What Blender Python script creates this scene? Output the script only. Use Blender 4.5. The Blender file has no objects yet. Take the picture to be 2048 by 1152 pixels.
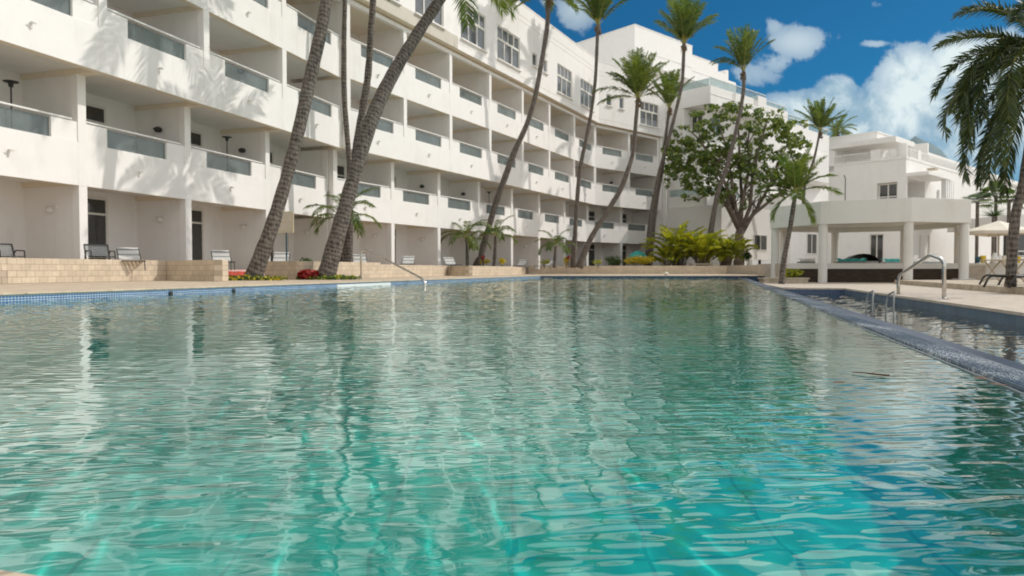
import bpy, math, random
import numpy as np
from mathutils import Vector, Matrix
random.seed(7)
S = bpy.context.scene
COL = S.collection
F = 1390.0
CAMZ = 0.39
PITCH = math.atan(37/1390)
def P(px, py, d):
    """point at depth d (metres along +Y) seen at photo pixel px,py"""
    u = (px-1024)/F; v = (576-py)/F
    y = math.cos(PITCH)+v*math.sin(PITCH); z = v*math.cos(PITCH)-math.sin(PITCH)
    return Vector((u*d/y, d, CAMZ+z*d/y))
# ------------------------------------------------------------------ materials
def nodes(name):
    m = bpy.data.materials.new(name); m.use_nodes = True
    nt = m.node_tree; return m, nt, nt.nodes, nt.links, nt.nodes['Principled BSDF']
def ramp(N, L, src, a, b, p0=.3, p1=.7):
    r = N.new('ShaderNodeValToRGB'); r.color_ramp.elements[0].position = p0; r.color_ramp.elements[1].position = p1
    r.color_ramp.elements[0].color = (*a, 1); r.color_ramp.elements[1].color = (*b, 1); L.new(src, r.inputs[0]); return r.outputs[0]
def noise(N, L, scale, vec=None, detail=4, rough=.55):
    n = N.new('ShaderNodeTexNoise'); n.inputs['Scale'].default_value = scale; n.inputs['Detail'].default_value = detail; n.inputs['Roughness'].default_value = rough
    if vec is not None: L.new(vec, n.inputs['Vector'])
    return n.outputs['Fac']
def coord(N, L, scale=(1, 1, 1), kind='Object', rot=(0, 0, 0)):
    t = N.new('ShaderNodeTexCoord'); m = N.new('ShaderNodeMapping'); m.inputs['Scale'].default_value = scale; m.inputs['Rotation'].default_value = rot
    L.new(t.outputs[kind], m.inputs[0]); return m.outputs[0]
def mixc(N, L, f, a, b, mode='MIX'):
    m = N.new('ShaderNodeMix'); m.data_type = 'RGBA'; m.blend_type = mode
    for s, v in ((m.inputs[0], f), (m.inputs[6], a), (m.inputs[7], b)):
        if isinstance(v, (int, float)): s.default_value = v
        elif isinstance(v, tuple): s.default_value = (*v, 1)
        else: L.new(v, s)
    return m.outputs[2]
def bump(N, L, b, h, st=.3, dist=.01):
    n = N.new('ShaderNodeBump'); n.inputs['Strength'].default_value = st; n.inputs['Distance'].default_value = dist; L.new(h, n.inputs['Height']); L.new(n.outputs[0], b.inputs['Normal'])
def basic(name, c, r=.6, metal=0, var=.15, sc=6, bmp=.15, bd=.005):
    m, nt, N, L, b = nodes(name)
    v = coord(N, L)
    f = noise(N, L, sc, v)
    L.new(ramp(N, L, f, tuple(x*(1-var) for x in c), tuple(min(1, x*(1+var)) for x in c)), b.inputs['Base Color'])
    b.inputs['Roughness'].default_value = r; b.inputs['Metallic'].default_value = metal
    if bmp: bump(N, L, b, noise(N, L, sc*8, v), bmp, bd)
    return m
def paint(name, c, stain=(.50, .44, .36), amt=.30):
    m, nt, N, L, b = nodes(name)
    v = coord(N, L, kind='Object')
    g = N.new('ShaderNodeNewGeometry')
    mp = N.new('ShaderNodeMapping'); mp.inputs['Scale'].default_value = (1.6, 1.6, .18); L.new(g.outputs['Position'], mp.inputs[0])
    streak = noise(N, L, 1.5, mp.outputs[0], 6, .62)
    blot = noise(N, L, .6, g.outputs['Position'], 5, .6)
    mm = N.new('ShaderNodeMath'); mm.operation = 'MULTIPLY'; L.new(streak, mm.inputs[0]); L.new(blot, mm.inputs[1])
    mr = N.new('ShaderNodeMapRange'); mr.inputs[1].default_value = .27; mr.inputs[2].default_value = .5; mr.inputs[4].default_value = amt; L.new(mm.outputs[0], mr.inputs[0])
    base = ramp(N, L, noise(N, L, 2.3, g.outputs['Position'], 3), tuple(x*.965 for x in c), c)
    L.new(mixc(N, L, mr.outputs[0], base, stain), b.inputs['Base Color'])
    b.inputs['Roughness'].default_value = .75
    bump(N, L, b, noise(N, L, 55, g.outputs['Position'], 4, .7), .25, .006)
    return m
M = {}
M['white'] = paint('white_render_paint', (.87, .84, .81))
M['white_cool'] = paint('far_white_paint', (.82, .80, .77), amt=.2)
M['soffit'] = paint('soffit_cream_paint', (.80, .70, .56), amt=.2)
M['gaz'] = paint('gazebo_paint', (.70, .68, .64), amt=.5)
M['rail'] = basic('white_metal', (.80, .79, .77), .35, 0, .04, 3, 0)
M['metal_dark'] = basic('dark_metal', (.035, .033, .03), .45, .2, .3, 10, .1)
M['steel'] = basic('brushed_steel', (.62, .60, .57), .22, 1, .1, 8, .1, .002)
M['frame'] = basic('window_frame_paint', (.74, .71, .66), .5, 0, .05)
M['door_dark'] = basic('dark_wood', (.06, .045, .03), .5)
M['strap_grey'] = basic('grey_strap', (.30, .31, .31), .7)
M['strap_white'] = basic('white_strap', (.75, .74, .71), .7)
M['coral'] = basic('coral_fabric', (.75, .14, .10), .8, 0, .2, 9)
M['teal_cloth'] = basic('teal_fabric', (.03, .38, .36), .7, 0, .2, 9)
M['yellow'] = basic('yellow_plastic', (.75, .52, .03), .5)
M['canvas'] = basic('cream_canvas', (.72, .66, .56), .85, 0, .06, 4)
M['terracotta'] = basic('warm_stone', (.46, .39, .30), .8, 0, .25, 5, .4, .01)
M['sign'] = basic('sign_board', (.66, .56, .40), .7, 0, .08, 12)
M['blue_metal'] = basic('blue_green_metal', (.03, .10, .13), .4)
M['hill'] = basic('hill_haze_blue', (.15, .21, .23), .95, 0, .3, .02, 0)  # distance haze is put into the hill colour as a blue-grey cast
M['soil'] = basic('soil', (.09, .065, .04), .95, 0, .4, 3, .6, .03)
M['ground'] = basic('sandy_ground', (.44, .40, .34), .95, 0, .2, .3, .2)
M['brown_leaf'] = basic('dead_leaf', (.10, .05, .025), .8, 0, .4, 30)
M['coconut'] = basic('coconut_husk', (.16, .10, .05), .8, 0, .5, 6, .6, .03)

def glass(name, tint, rough, t):
    m, nt, N, L, b = nodes(name)
    b.inputs['Base Color'].default_value = (*tint, 1); b.inputs['Roughness'].default_value = rough; b.inputs['Specular IOR Level'].default_value = .8
    v = coord(N, L)
    L.new(ramp(N, L, noise(N, L, 2.5, v, 3), tuple(x*.75 for x in tint), tuple(x*1.2 for x in tint)), b.inputs['Base Color'])
    if t > 0:
        tr = N.new('ShaderNodeBsdfTransparent'); tr.inputs[0].default_value = (.75, .82, .82, 1)
        mx = N.new('ShaderNodeMixShader'); mx.inputs[0].default_value = t
        L.new(b.outputs[0], mx.inputs[1]); L.new(tr.outputs[0], mx.inputs[2]); L.new(mx.outputs[0], N['Material Output'].inputs[0])
    return m
M['bal_glass'] = glass('balcony_glass', (.26, .29, .29), .10, .62)
M['pane'] = glass('window_glass', (.12, .13, .135), .06, 0)
M['pane_dark'] = glass('dark_window_glass', (.045, .046, .044), .05, 0)
M['clear'] = glass('clear_rail_glass', (.45, .55, .55), .05, .7)

def brick(name, c1, c2, mort, bw, bh, axis='XZ', ms=.008, bm=.4, rough=.8, mortar_dark=None, var=.5, metric=1.0):
    m, nt, N, L, b = nodes(name)
    t = N.new('ShaderNodeTexCoord'); sp = N.new('ShaderNodeSeparateXYZ'); cb = N.new('ShaderNodeCombineXYZ'); L.new(t.outputs['Object'], sp.inputs[0])
    L.new(sp.outputs['XYZ'.index(axis[0])], cb.inputs[0]); L.new(sp.outputs['XYZ'.index(axis[1])], cb.inputs[1])
    br = N.new('ShaderNodeTexBrick'); L.new(cb.outputs[0], br.inputs[0]); br.inputs['Scale'].default_value = 1
    br.inputs['Brick Width'].default_value = bw; br.inputs['Row Height'].default_value = bh; br.inputs['Mortar Size'].default_value = ms
    br.inputs['Mortar Smooth'].default_value = .3
    br.inputs['Color1'].default_value = (*c1, 1); br.inputs['Color2'].default_value = (*c2, 1); br.inputs['Mortar'].default_value = (*mort, 1)
    dirt = ramp(N, L, noise(N, L, 3, t.outputs['Object'], 6, .65), (.80, .78, .75), (1.05, 1.04, 1.02))
    L.new(mixc(N, L, 1.0, br.outputs['Color'], dirt, 'MULTIPLY'), b.inputs['Base Color'])
    b.inputs['Roughness'].default_value = rough
    iv = N.new('ShaderNodeMath'); iv.operation = 'SUBTRACT'; iv.inputs[0].default_value = 1; L.new(br.outputs['Fac'], iv.inputs[1])
    ad = N.new('ShaderNodeMath'); ad.operation = 'MULTIPLY_ADD'; L.new(noise(N, L, 40, t.outputs['Object'], 5, .7), ad.inputs[0]); ad.inputs[1].default_value = .35; L.new(iv.outputs[0], ad.inputs[2])
    bump(N, L, b, ad.outputs[0], bm, .008)
    return m, br
M['block'], _ = brick('cream_block', (.70, .59, .46), (.60, .50, .385), (.46, .38, .28), .21, .1375)
M['tile'], tb = brick('blue_pool_mosaic', (.045, .16, .40), (.03, .11, .33), (.55, .62, .66), .042, .03, ms=.0045, rough=.15, bm=.15); tb.offset = 0
M['bigtile'], tb = brick('blue_grey_tile', (.11, .17, .24), (.09, .145, .21), (.22, .25, .27), .30, .60, ms=.004, rough=.25, bm=.15); tb.offset = 0
M['bluetile_dark'], tb = brick('navy_tile', (.03, .07, .16), (.02, .055, .13), (.10, .13, .18), .10, .10, ms=.004, rough=.25, bm=.15); tb.offset = 0
M['stone_dark'], _ = brick('dark_ledge_stone', (.085, .06, .04), (.05, .036, .024), (.02, .015, .01), .16, .05, ms=.006, bm=.9, rough=.9)

def floor_mat():
    m, nt, N, L, b = nodes('teal_pool_floor')
    v = coord(N, L)
    br = N.new('ShaderNodeTexBrick'); L.new(v, br.inputs[0]); br.offset = 0; br.inputs['Scale'].default_value = 1
    br.inputs['Brick Width'].default_value = .3; br.inputs['Row Height'].default_value = .3; br.inputs['Mortar Size'].default_value = .006
    br.inputs['Color1'].default_value = (.03, .63, .55, 1); br.inputs['Color2'].default_value = (.025, .57, .50, 1); br.inputs['Mortar'].default_value = (.02, .46, .42, 1)
    d = ramp(N, L, noise(N, L, .8, v, 5, .6), (.72, .80, .80), (1.1, 1.08, 1.05))
    L.new(mixc(N, L, 1.0, br.outputs['Color'], d, 'MULTIPLY'), b.inputs['Base Color']); b.inputs['Roughness'].default_value = .9
    b.inputs['Specular IOR Level'].default_value = 0
    return m
M['poolfloor'] = floor_mat()
def deck_mat(name, c, joint=.6):
    m, nt, N, L, b = nodes(name)
    v = coord(N, L, rot=(0, 0, math.radians(17)))
    br = N.new('ShaderNodeTexBrick'); L.new(v, br.inputs[0]); br.inputs['Scale'].default_value = 1
    br.inputs['Brick Width'].default_value = joint; br.inputs['Row Height'].default_value = joint; br.inputs['Mortar Size'].default_value = .006
    br.inputs['Color1'].default_value = (*c, 1); br.inputs['Color2'].default_value = (*[x*.92 for x in c], 1); br.inputs['Mortar'].default_value = (*[x*.6 for x in c], 1)
    d = ramp(N, L, noise(N, L, 5, v, 7, .7), (.72, .70, .68), (1.1, 1.1, 1.1))
    L.new(mixc(N, L, 1.0, br.outputs['Color'], d, 'MULTIPLY'), b.inputs['Base Color']); b.inputs['Roughness'].default_value = .8
    bump(N, L, b, noise(N, L, 60, v, 5, .7), .4, .006)
    return m
M['deck'] = deck_mat('cream_coral_stone', (.60, .49, .37))
M['deck2'] = deck_mat('grey_coral_stone', (.56, .49, .41))
M['terrace'] = deck_mat('terrace_floor', (.42, .34, .26), .4)

def rib_mat():
    m, nt, N, L, b = nodes('ribbed_blue_tile')
    v = coord(N, L, (1, 1, 1))
    v2 = coord(N, L, (3.5, 45, 1))
    f = noise(N, L, 9, v2, 5, .7)
    g = noise(N, L, 1.2, v, 4, .6)
    mm = N.new('ShaderNodeMath'); mm.operation = 'MULTIPLY'; L.new(f, mm.inputs[0]); L.new(g, mm.inputs[1])
    c = ramp(N, L, mm.outputs[0], (.085, .135, .20), (.70, .74, .78), .24, .36)
    L.new(c, b.inputs['Base Color']); b.inputs['Roughness'].default_value = .25
    return m
M['rib'] = rib_mat()
M['groove'] = basic('dark_groove', (.015, .03, .07), .3)

def bark_mat():
    m, nt, N, L, b = nodes('palm_bark')
    v = coord(N, L)
    a = N.new('ShaderNodeAttribute'); a.attribute_name = 'ring'
    w = N.new('ShaderNodeMath'); w.operation = 'SINE'
    k = N.new('ShaderNodeMath'); k.operation = 'MULTIPLY_ADD'; L.new(a.outputs['Fac'], k.inputs[0]); k.inputs[1].default_value = 2*math.pi/.13
    nn = N.new('ShaderNodeMath'); nn.operation = 'MULTIPLY'; nn.inputs[1].default_value = 16; L.new(noise(N, L, 2.6, v, 6, .7), nn.inputs[0]); L.new(nn.outputs[0], k.inputs[2])
    L.new(k.outputs[0], w.inputs[0])
    mp = N.new('ShaderNodeMapping'); mp.inputs['Scale'].default_value = (9, 9, 2); L.new(v, mp.inputs[0])
    fine = noise(N, L, 2.2, mp.outputs[0], 7, .75)
    mr = N.new('ShaderNodeMapRange'); mr.inputs[1].default_value = -1; L.new(w.outputs[0], mr.inputs[0])
    ad = N.new('ShaderNodeMath'); ad.operation = 'MULTIPLY_ADD'; L.new(mr.outputs[0], ad.inputs[0]); ad.inputs[1].default_value = .15; L.new(fine, ad.inputs[2])
    c = ramp(N, L, ad.outputs[0], (.022, .018, .015), (.25, .21, .175), .42, .76)
    L.new(c, b.inputs['Base Color']); b.inputs['Roughness'].default_value = .9
    bump(N, L, b, ad.outputs[0], .9, .03)
    return m
M['bark'] = bark_mat()
M['bark2'] = basic('tree_bark', (.17, .135, .105), .9, 0, .45, 3, .7, .03)
def leaf_mat(name, dark, light, tr=.35):
    m, nt, N, L, b = nodes(name)
    a = N.new('ShaderNodeAttribute'); a.attribute_name = 'rnd'
    c = ramp(N, L, a.outputs['Fac'], dark, light, .1, .95)
    L.new(c, b.inputs['Base Color']); b.inputs['Roughness'].default_value = .45
    t = N.new('ShaderNodeBsdfTranslucent'); L.new(mixc(N, L, 1.0, c, (1.6, 1.5, .5), 'MULTIPLY'), t.inputs[0])
    mx = N.new('ShaderNodeMixShader'); mx.inputs[0].default_value = tr
    L.new(b.outputs[0], mx.inputs[1]); L.new(t.outputs[0], mx.inputs[2]); L.new(mx.outputs[0], N['Material Output'].inputs[0])
    return m
M['palm_leaf'] = leaf_mat('palm_leaflets', (.035, .085, .02), (.17, .22, .045), .4)
M['palm_dark'] = leaf_mat('dark_palm_leaflets', (.02, .045, .018), (.085, .11, .025), .2)
M['areca'] = leaf_mat('yellow_green_leaflets', (.08, .15, .02), (.52, .50, .05), .5)
M['rachis'] = basic('frond_midrib', (.30, .28, .06), .5)
M['tree_leaf'] = leaf_mat('broad_leaves', (.045, .10, .02), (.22, .27, .06), .35)
M['bush_leaf'] = leaf_mat('bush_leaves', (.035, .08, .02), (.10, .16, .03), .3)
M['gold_leaf'] = leaf_mat('golden_leaves', (.42, .36, .02), (.75, .60, .04), .3)
M['red_leaf'] = leaf_mat('red_leaves', (.16, .012, .012), (.48, .035, .03), .25)
M['dead_frond'] = leaf_mat('dry_fronds', (.09, .055, .025), (.26, .18, .09), .2)

# ------------------------------------------------------------------ object helpers
def tag(o, label=None, cat=None, group=None, kind=None):
    if label: o['label'] = label
    if cat: o['category'] = cat
    if group: o['group'] = group
    if kind: o['kind'] = kind
    return o
def empty(name, loc=(0, 0, 0), rz=0, label=None, cat=None, group=None, parent=None):
    o = bpy.data.objects.new(name, None); COL.objects.link(o); o.location = loc; o.rotation_euler = (0, 0, rz); o.empty_display_size = .2
    if parent: o.parent = parent
    return tag(o, label, cat, group)
class MB:
    def __init__(s): s.v = []; s.f = []; s.m = []; s.at = []
    def add(s, vs, fs, mi=0, a=None):
        n = len(s.v); s.v += [tuple(v) for v in vs]; s.f += [tuple(i+n for i in f) for f in fs]; s.m += [mi]*len(fs)
        s.at += (a if isinstance(a, list) else [a or 0.0]*len(vs))
    def box(s, x0, x1, y0, y1, z0, z1, mi=0):
        s.add([(x0, y0, z0), (x1, y0, z0), (x1, y1, z0), (x0, y1, z0), (x0, y0, z1), (x1, y0, z1), (x1, y1, z1), (x0, y1, z1)],
              [(0, 3, 2, 1), (4, 5, 6, 7), (0, 1, 5, 4), (1, 2, 6, 5), (2, 3, 7, 6), (3, 0, 4, 7)], mi)
    def prism(s, poly, z0, z1, mi=0, mside=None):
        a = sum(poly[i][0]*poly[(i+1) % len(poly)][1]-poly[(i+1) % len(poly)][0]*poly[i][1] for i in range(len(poly)))
        if a < 0: poly = poly[::-1]
        n = len(poly); vs = [(p[0], p[1], z0) for p in poly]+[(p[0], p[1], z1) for p in poly]
        s.add(vs, [tuple(range(n))[::-1], tuple(range(n, 2*n))], mi)
        s.add(vs, [(i, (i+1) % n, n+(i+1) % n, n+i) for i in range(n)], mi if mside is None else mside)
    def tube(s, pts, r, seg=8, mi=0, cap=True):
        pts = [Vector(p) for p in pts]; n = len(pts)
        rr = r if isinstance(r, (list, tuple)) else [r]*n
        vs = []; at = []; L = 0; up = None
        for i, p in enumerate(pts):
            t = (pts[min(i+1, n-1)]-pts[max(i-1, 0)]).normalized()
            if up is None:
                up = Vector((1, 0, 0)) if abs(t.x) < .8 else Vector((0, 1, 0))
            a = (up-t*up.dot(t)).normalized(); b = t.cross(a); up = a
            if i: L += (p-pts[i-1]).length
            for k in range(seg):
                an = 2*math.pi*k/seg; vs.append(p+(a*math.cos(an)+b*math.sin(an))*rr[i]); at.append(L)
        fs = [(i*seg+k, i*seg+(k+1) % seg, (i+1)*seg+(k+1) % seg, (i+1)*seg+k) for i in range(n-1) for k in range(seg)]
        if cap: fs += [tuple(range(seg))[::-1], tuple((n-1)*seg+k for k in range(seg))]
        s.add(vs, fs, mi, at)
    def lathe(s, prof, seg=24, c=(0, 0), mi=0):
        vs = [(c[0]+r*math.cos(2*math.pi*k/seg), c[1]+r*math.sin(2*math.pi*k/seg), z) for r, z in prof for k in range(seg)]
        fs = [(i*seg+k, i*seg+(k+1) % seg, (i+1)*seg+(k+1) % seg, (i+1)*seg+k) for i in range(len(prof)-1) for k in range(seg)]
        fs += [tuple(range(seg))[::-1], tuple((len(prof)-1)*seg+k for k in range(seg))]
        s.add(vs, fs, mi)
    def build(s, name, mats, parent=None, loc=(0, 0, 0), rz=0, smooth=False, attr=None, bevel=0):
        me = bpy.data.meshes.new(name); me.from_pydata(s.v, [], s.f)
        for m in (mats if isinstance(mats, (list, tuple)) else [mats]): me.materials.append(M[m])
        me.polygons.foreach_set('material_index', s.m)
        if smooth: me.polygons.foreach_set('use_smooth', [True]*len(s.f))
        if attr:
            a = me.attributes.new(attr, 'FLOAT', 'POINT'); a.data.foreach_set('value', [float(x) for x in s.at])
        me.update()
        o = bpy.data.objects.new(name, me); COL.objects.link(o); o.location = loc; o.rotation_euler = (0, 0, rz)
        if bevel:
            b = o.modifiers.new('bevel', 'BEVEL'); b.width = bevel; b.segments = 2; b.limit_method = 'ANGLE'
        if parent: o.parent = parent
        return o
def copy_tree(o, parent=None):
    c = o.copy(); COL.objects.link(c); c.parent = parent
    for ch in list(o.children): copy_tree(ch, c)
    return c
def holed(mb, s0, s1, z0, z1, holes, y=0.0, mi=0):
    """front sheet at y with rectangular recesses (a,b,c,d,depth,backed)"""
    xs = sorted({s0, s1} | {h[0] for h in holes} | {h[1] for h in holes}); zs = sorted({z0, z1} | {h[2] for h in holes} | {h[3] for h in holes})
    for i in range(len(xs)-1):
        for j in range(len(zs)-1):
            cx = (xs[i]+xs[i+1])/2; cz = (zs[j]+zs[j+1])/2
            if cx < s0 or cx > s1 or any(h[0] < cx < h[1] and h[2] < cz < h[3] for h in holes): continue
            mb.add([(xs[i], y, zs[j]), (xs[i+1], y, zs[j]), (xs[i+1], y, zs[j+1]), (xs[i], y, zs[j+1])], [(0, 1, 2, 3)], mi)
    for a, b, c, d, dep, bk in holes:
        vs = [(a, y, c), (b, y, c), (b, y, d), (a, y, d), (a, y+dep, c), (b, y+dep, c), (b, y+dep, d), (a, y+dep, d)]
        mb.add(vs, [(0, 4, 5, 1), (1, 5, 6, 2), (2, 6, 7, 3), (3, 7, 4, 0)]+([(4, 7, 6, 5)] if bk else []), mi)

# ------------------------------------------------------------------ ground, decks and pool shell
LE = lambda y: -8.7+.305*y        # left pool edge
RE = lambda y: .96+.297*y         # overflow edge
RD = lambda y: 6.4+.281*(y-8.69)  # right deck edge
NE = lambda x: .567-.272*x        # near edge
N1 = (-7.887, 2.655); N2 = (1.028, .228); FY = 33.0
DZ = .09; RZ = -.16
mb = MB(); mb.add([(-1500, -300, -1.75), (1500, -300, -1.75), (1500, 2500, -1.75), (-1500, 2500, -1.75)], [(0, 1, 2, 3)])
tag(mb.build('ground', 'ground'), kind='structure')
mb = MB()
mb.prism([N1, (LE(FY), FY), (LE(FY), 60), (-16, 60), (-26, -4), (-9.2, -4)], -1.7, DZ)
mb.prism([N2, N1, (-9.2, -4), (.2, -4)], -1.7, DZ)
mb.prism([(LE(FY), FY), (14.2, FY), (14.2, 60), (LE(FY), 60)], -1.7, DZ)
tag(mb.build('pool_deck', 'deck'), kind='structure')
mb = MB()
# right lower deck
mb.prism([(RD(-4), -4), (RD(20.1), 20.1), (8.05, 20.6), (10.15, 29.0), (11.3, 31.5), (14.2, 32.9), (60, 32.9), (60, -4)], -1.7, RZ)
mb.prism([(14.22, 32.92), (60, 32.92), (60, 60), (14.22, 60)], -1.7, RZ)
tag(mb.build('lower_deck', 'deck2'), kind='structure')
mb = MB()
mb.prism([(14.7, 26.7), (11.6, 16.6), (5.5+2.3, 4), (60, 4), (60, 29.6), (19.3, 29.6), (19.0, 26.7)], RZ, -.01)
tag(mb.build('stone_step', 'terracotta'), kind='structure')

def wall_between(name, p0, p1, z0, z1, th, mat, parent=None, cap=None):
    a = math.atan2(p1[1]-p0[1], p1[0]-p0[0]); Ln = math.hypot(p1[0]-p0[0], p1[1]-p0[1])
    mb = MB(); mb.box(0, Ln, 0, th, 0, z1-z0)
    o = mb.build(name, mat, parent, (p0[0], p0[1], z0), a)
    return o, Ln, a
# coping lip along the pool with rounded nose (slightly proud of the deck)
def coping(p0, p1, name='pool_coping'):
    a = math.atan2(p1[1]-p0[1], p1[0]-p0[0]); Ln = math.hypot(p1[0]-p0[0], p1[1]-p0[1])
    mb = MB(); prof = [(-.022, -.012), (-.03, -.006), (-.03, .004), (-.015, .013), (.01, .016), (.32, .016), (.32, -.012)]
    n = len(prof)
    mb.add([(x, y, z) for x in (0, Ln) for y, z in prof], [(i, i+n, (i+1) % n+n, (i+1) % n) for i in range(n)]+[tuple(range(n)), tuple(range(2*n-1, n-1, -1))])
    tag(mb.build(name, 'deck', None, (p0[0], p0[1], DZ), a), kind='structure')
coping(N1, (LE(FY), FY)); coping((LE(FY), FY), (14.15, FY)); coping(N2, N1)
# tiled pool walls (thin tile skins on the deck faces) ; floor
def skin(name, p0, p1, z0, z1, mat, off=.006):
    o, Ln, a = wall_between(name, p0, p1, z0, z1, .02, mat)
    n = Vector((math.sin(a), -math.cos(a), 0))*(off)
    o.location += n; tag(o, kind='structure'); return o
skins = [skin('pool_wall', N1, (LE(FY), FY), -.62, DZ-.012, 'tile'), skin('pool_wall', (LE(FY), FY), (RE(FY), FY), -.62, DZ-.012, 'bluetile_dark'),
         skin('pool_wall', N2, N1, -.62, DZ-.012, 'tile'), skin('pool_wall', (RE(FY)+.02, FY), (14.15, FY), -.9, DZ-.012, 'bluetile_dark')]
mb = MB(); mb.add([(-9.6, -1, -.6), (1.0, -1, -.6), (RE(FY+.5)+.05, FY+.5, -.6), (LE(FY+.5)-.5, FY+.5, -.6)], [(0, 1, 2, 3)])
pool_floor = tag(mb.build('pool_floor', 'poolfloor'), kind='structure')
# overflow edge with ribs
a_r = math.atan2(1, .297); p0 = (RE(.28), .28); Lr = math.hypot(FY-.28, .297*(FY-.28))
ov = MB()
ov.box(0, Lr, -.32, -.01, -1.35, -.012, 0)
ovo = tag(ov.build('overflow_wall', 'groove', None, (p0[0], p0[1], 0), a_r), kind='structure')
rb = MB(); nr = 13; w = .31/nr
for i in range(nr):
    y1 = -.01-i*w; y0 = y1-w*.45; zt = .016-.0030*i; zb = -.016-.0030*i
    vs = [(x, y, z) for x in (0, Lr) for y, z in ((y0, zb), (y0+.003, zt), (y1-.003, zt), (y1, zb))]
    rb.add(vs, [(1, 5, 6, 2), (0, 4, 5, 1), (2, 6, 7, 3), (0, 1, 2, 3), (7, 6, 5, 4)])
tag(rb.build('overflow_edge', 'rib', None, (p0[0], p0[1], 0), a_r), kind='structure')
lp = MB(); lp.box(0, Lr, -.004, .008, -.03, .003); tag(lp.build('overflow_lip', 'bigtile', None, (p0[0], p0[1], 0), a_r), kind='structure')
sk = MB(); sk.box(0, Lr, .001, .02, -.62, -.031); wl = tag(sk.build('pool_wall', 'poolfloor', None, (p0[0], p0[1], 0), a_r), kind='structure')
sk = MB(); sk.box(0, Lr, -.345, -.322, -1.0, -.04); tag(sk.build('overflow_wall_face', 'bigtile', None, (p0[0], p0[1], 0), a_r), kind='structure')
# catch basin
mb = MB(); mb.add([(1.2, -2, -.95), (4, -2, -.95), (10, 20.8, -.95), (11.5, 33.2, -.95), (10.5, 33.2, -.95)], [(0, 1, 2, 3, 4)])
tag(mb.build('catch_basin_floor', 'bigtile'), kind='structure')
skin('basin_wall', (RD(20.1), 20.1), (RD(-4), -4), -1.0, RZ-.03, 'bigtile')
skin('basin_wall', (8.05, 20.6), (RD(20.1), 20.1), -1.0, RZ-.03, 'bluetile_dark')
mb = MB()
for q0, q1 in (((RD(-4), -4), (RD(20.1), 20.1)), ((RD(20.1), 20.1), (8.05, 20.6)), ((8.05, 20.6), (10.15, 29.0))):
    d = Vector((q1[0]-q0[0], q1[1]-q0[1])).normalized(); n = Vector((-d.y, d.x))
    pl = [(q0[0]+n.x*.02, q0[1]+n.y*.02), (q1[0]+n.x*.02, q1[1]+n.y*.02), (q1[0]-n.x*.3, q1[1]-n.y*.3), (q0[0]-n.x*.3, q0[1]-n.y*.3)]
    mb.prism(pl, RZ-.03, RZ+.012)
tag(mb.build('basin_coping', 'deck2'), kind='structure')

# ------------------------------------------------------------------ water
H = CAMZ
def inside(X, Y, poly):
    r = np.zeros(X.shape, bool); j = len(poly)-1
    for i in range(len(poly)):
        xi, yi = poly[i]; xj, yj = poly[j]
        c = ((yi > Y) != (yj > Y)) & (X < (xj-xi)*(Y-yi)/(yj-yi+1e-12)+xi); r ^= c; j = i
    return r
def waves(X, Y, seed, bands):
    rng = np.random.RandomState(seed); h = np.zeros_like(X); gx = np.zeros_like(X); gy = np.zeros_like(X)
    # slow patchiness so that calm and ruffled areas alternate
    patch = 1+.34*np.sin(.9*X+.7*Y+1)*np.sin(.5*Y-.6*X+2)+.18*np.sin(2.1*X-1.3*Y)+.12*np.sin(4.1*X+3.3*Y+.5)
    for lo, hi, n, slope, mean, spread in bands:
        lam = np.exp(rng.uniform(np.log(lo), np.log(hi), n)); k = 2*math.pi/lam; th = rng.normal(math.radians(mean), math.radians(spread), n)
        A = slope*math.sqrt(2/n)/k*rng.uniform(.6, 1.4, n); ph = rng.uniform(0, 6.28, n)
        for i in range(n):
            kx = k[i]*math.cos(th[i]); ky = k[i]*math.sin(th[i]); w_ = .5*np.sin(1.9*X+.8*Y+ph[i]*3)
            p = kx*X+ky*Y+ph[i]+w_; q = A[i]*patch; h += q*np.sin(p); c = q*np.cos(p); gx += c*kx; gy += c*ky
    return h, gx, gy
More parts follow.
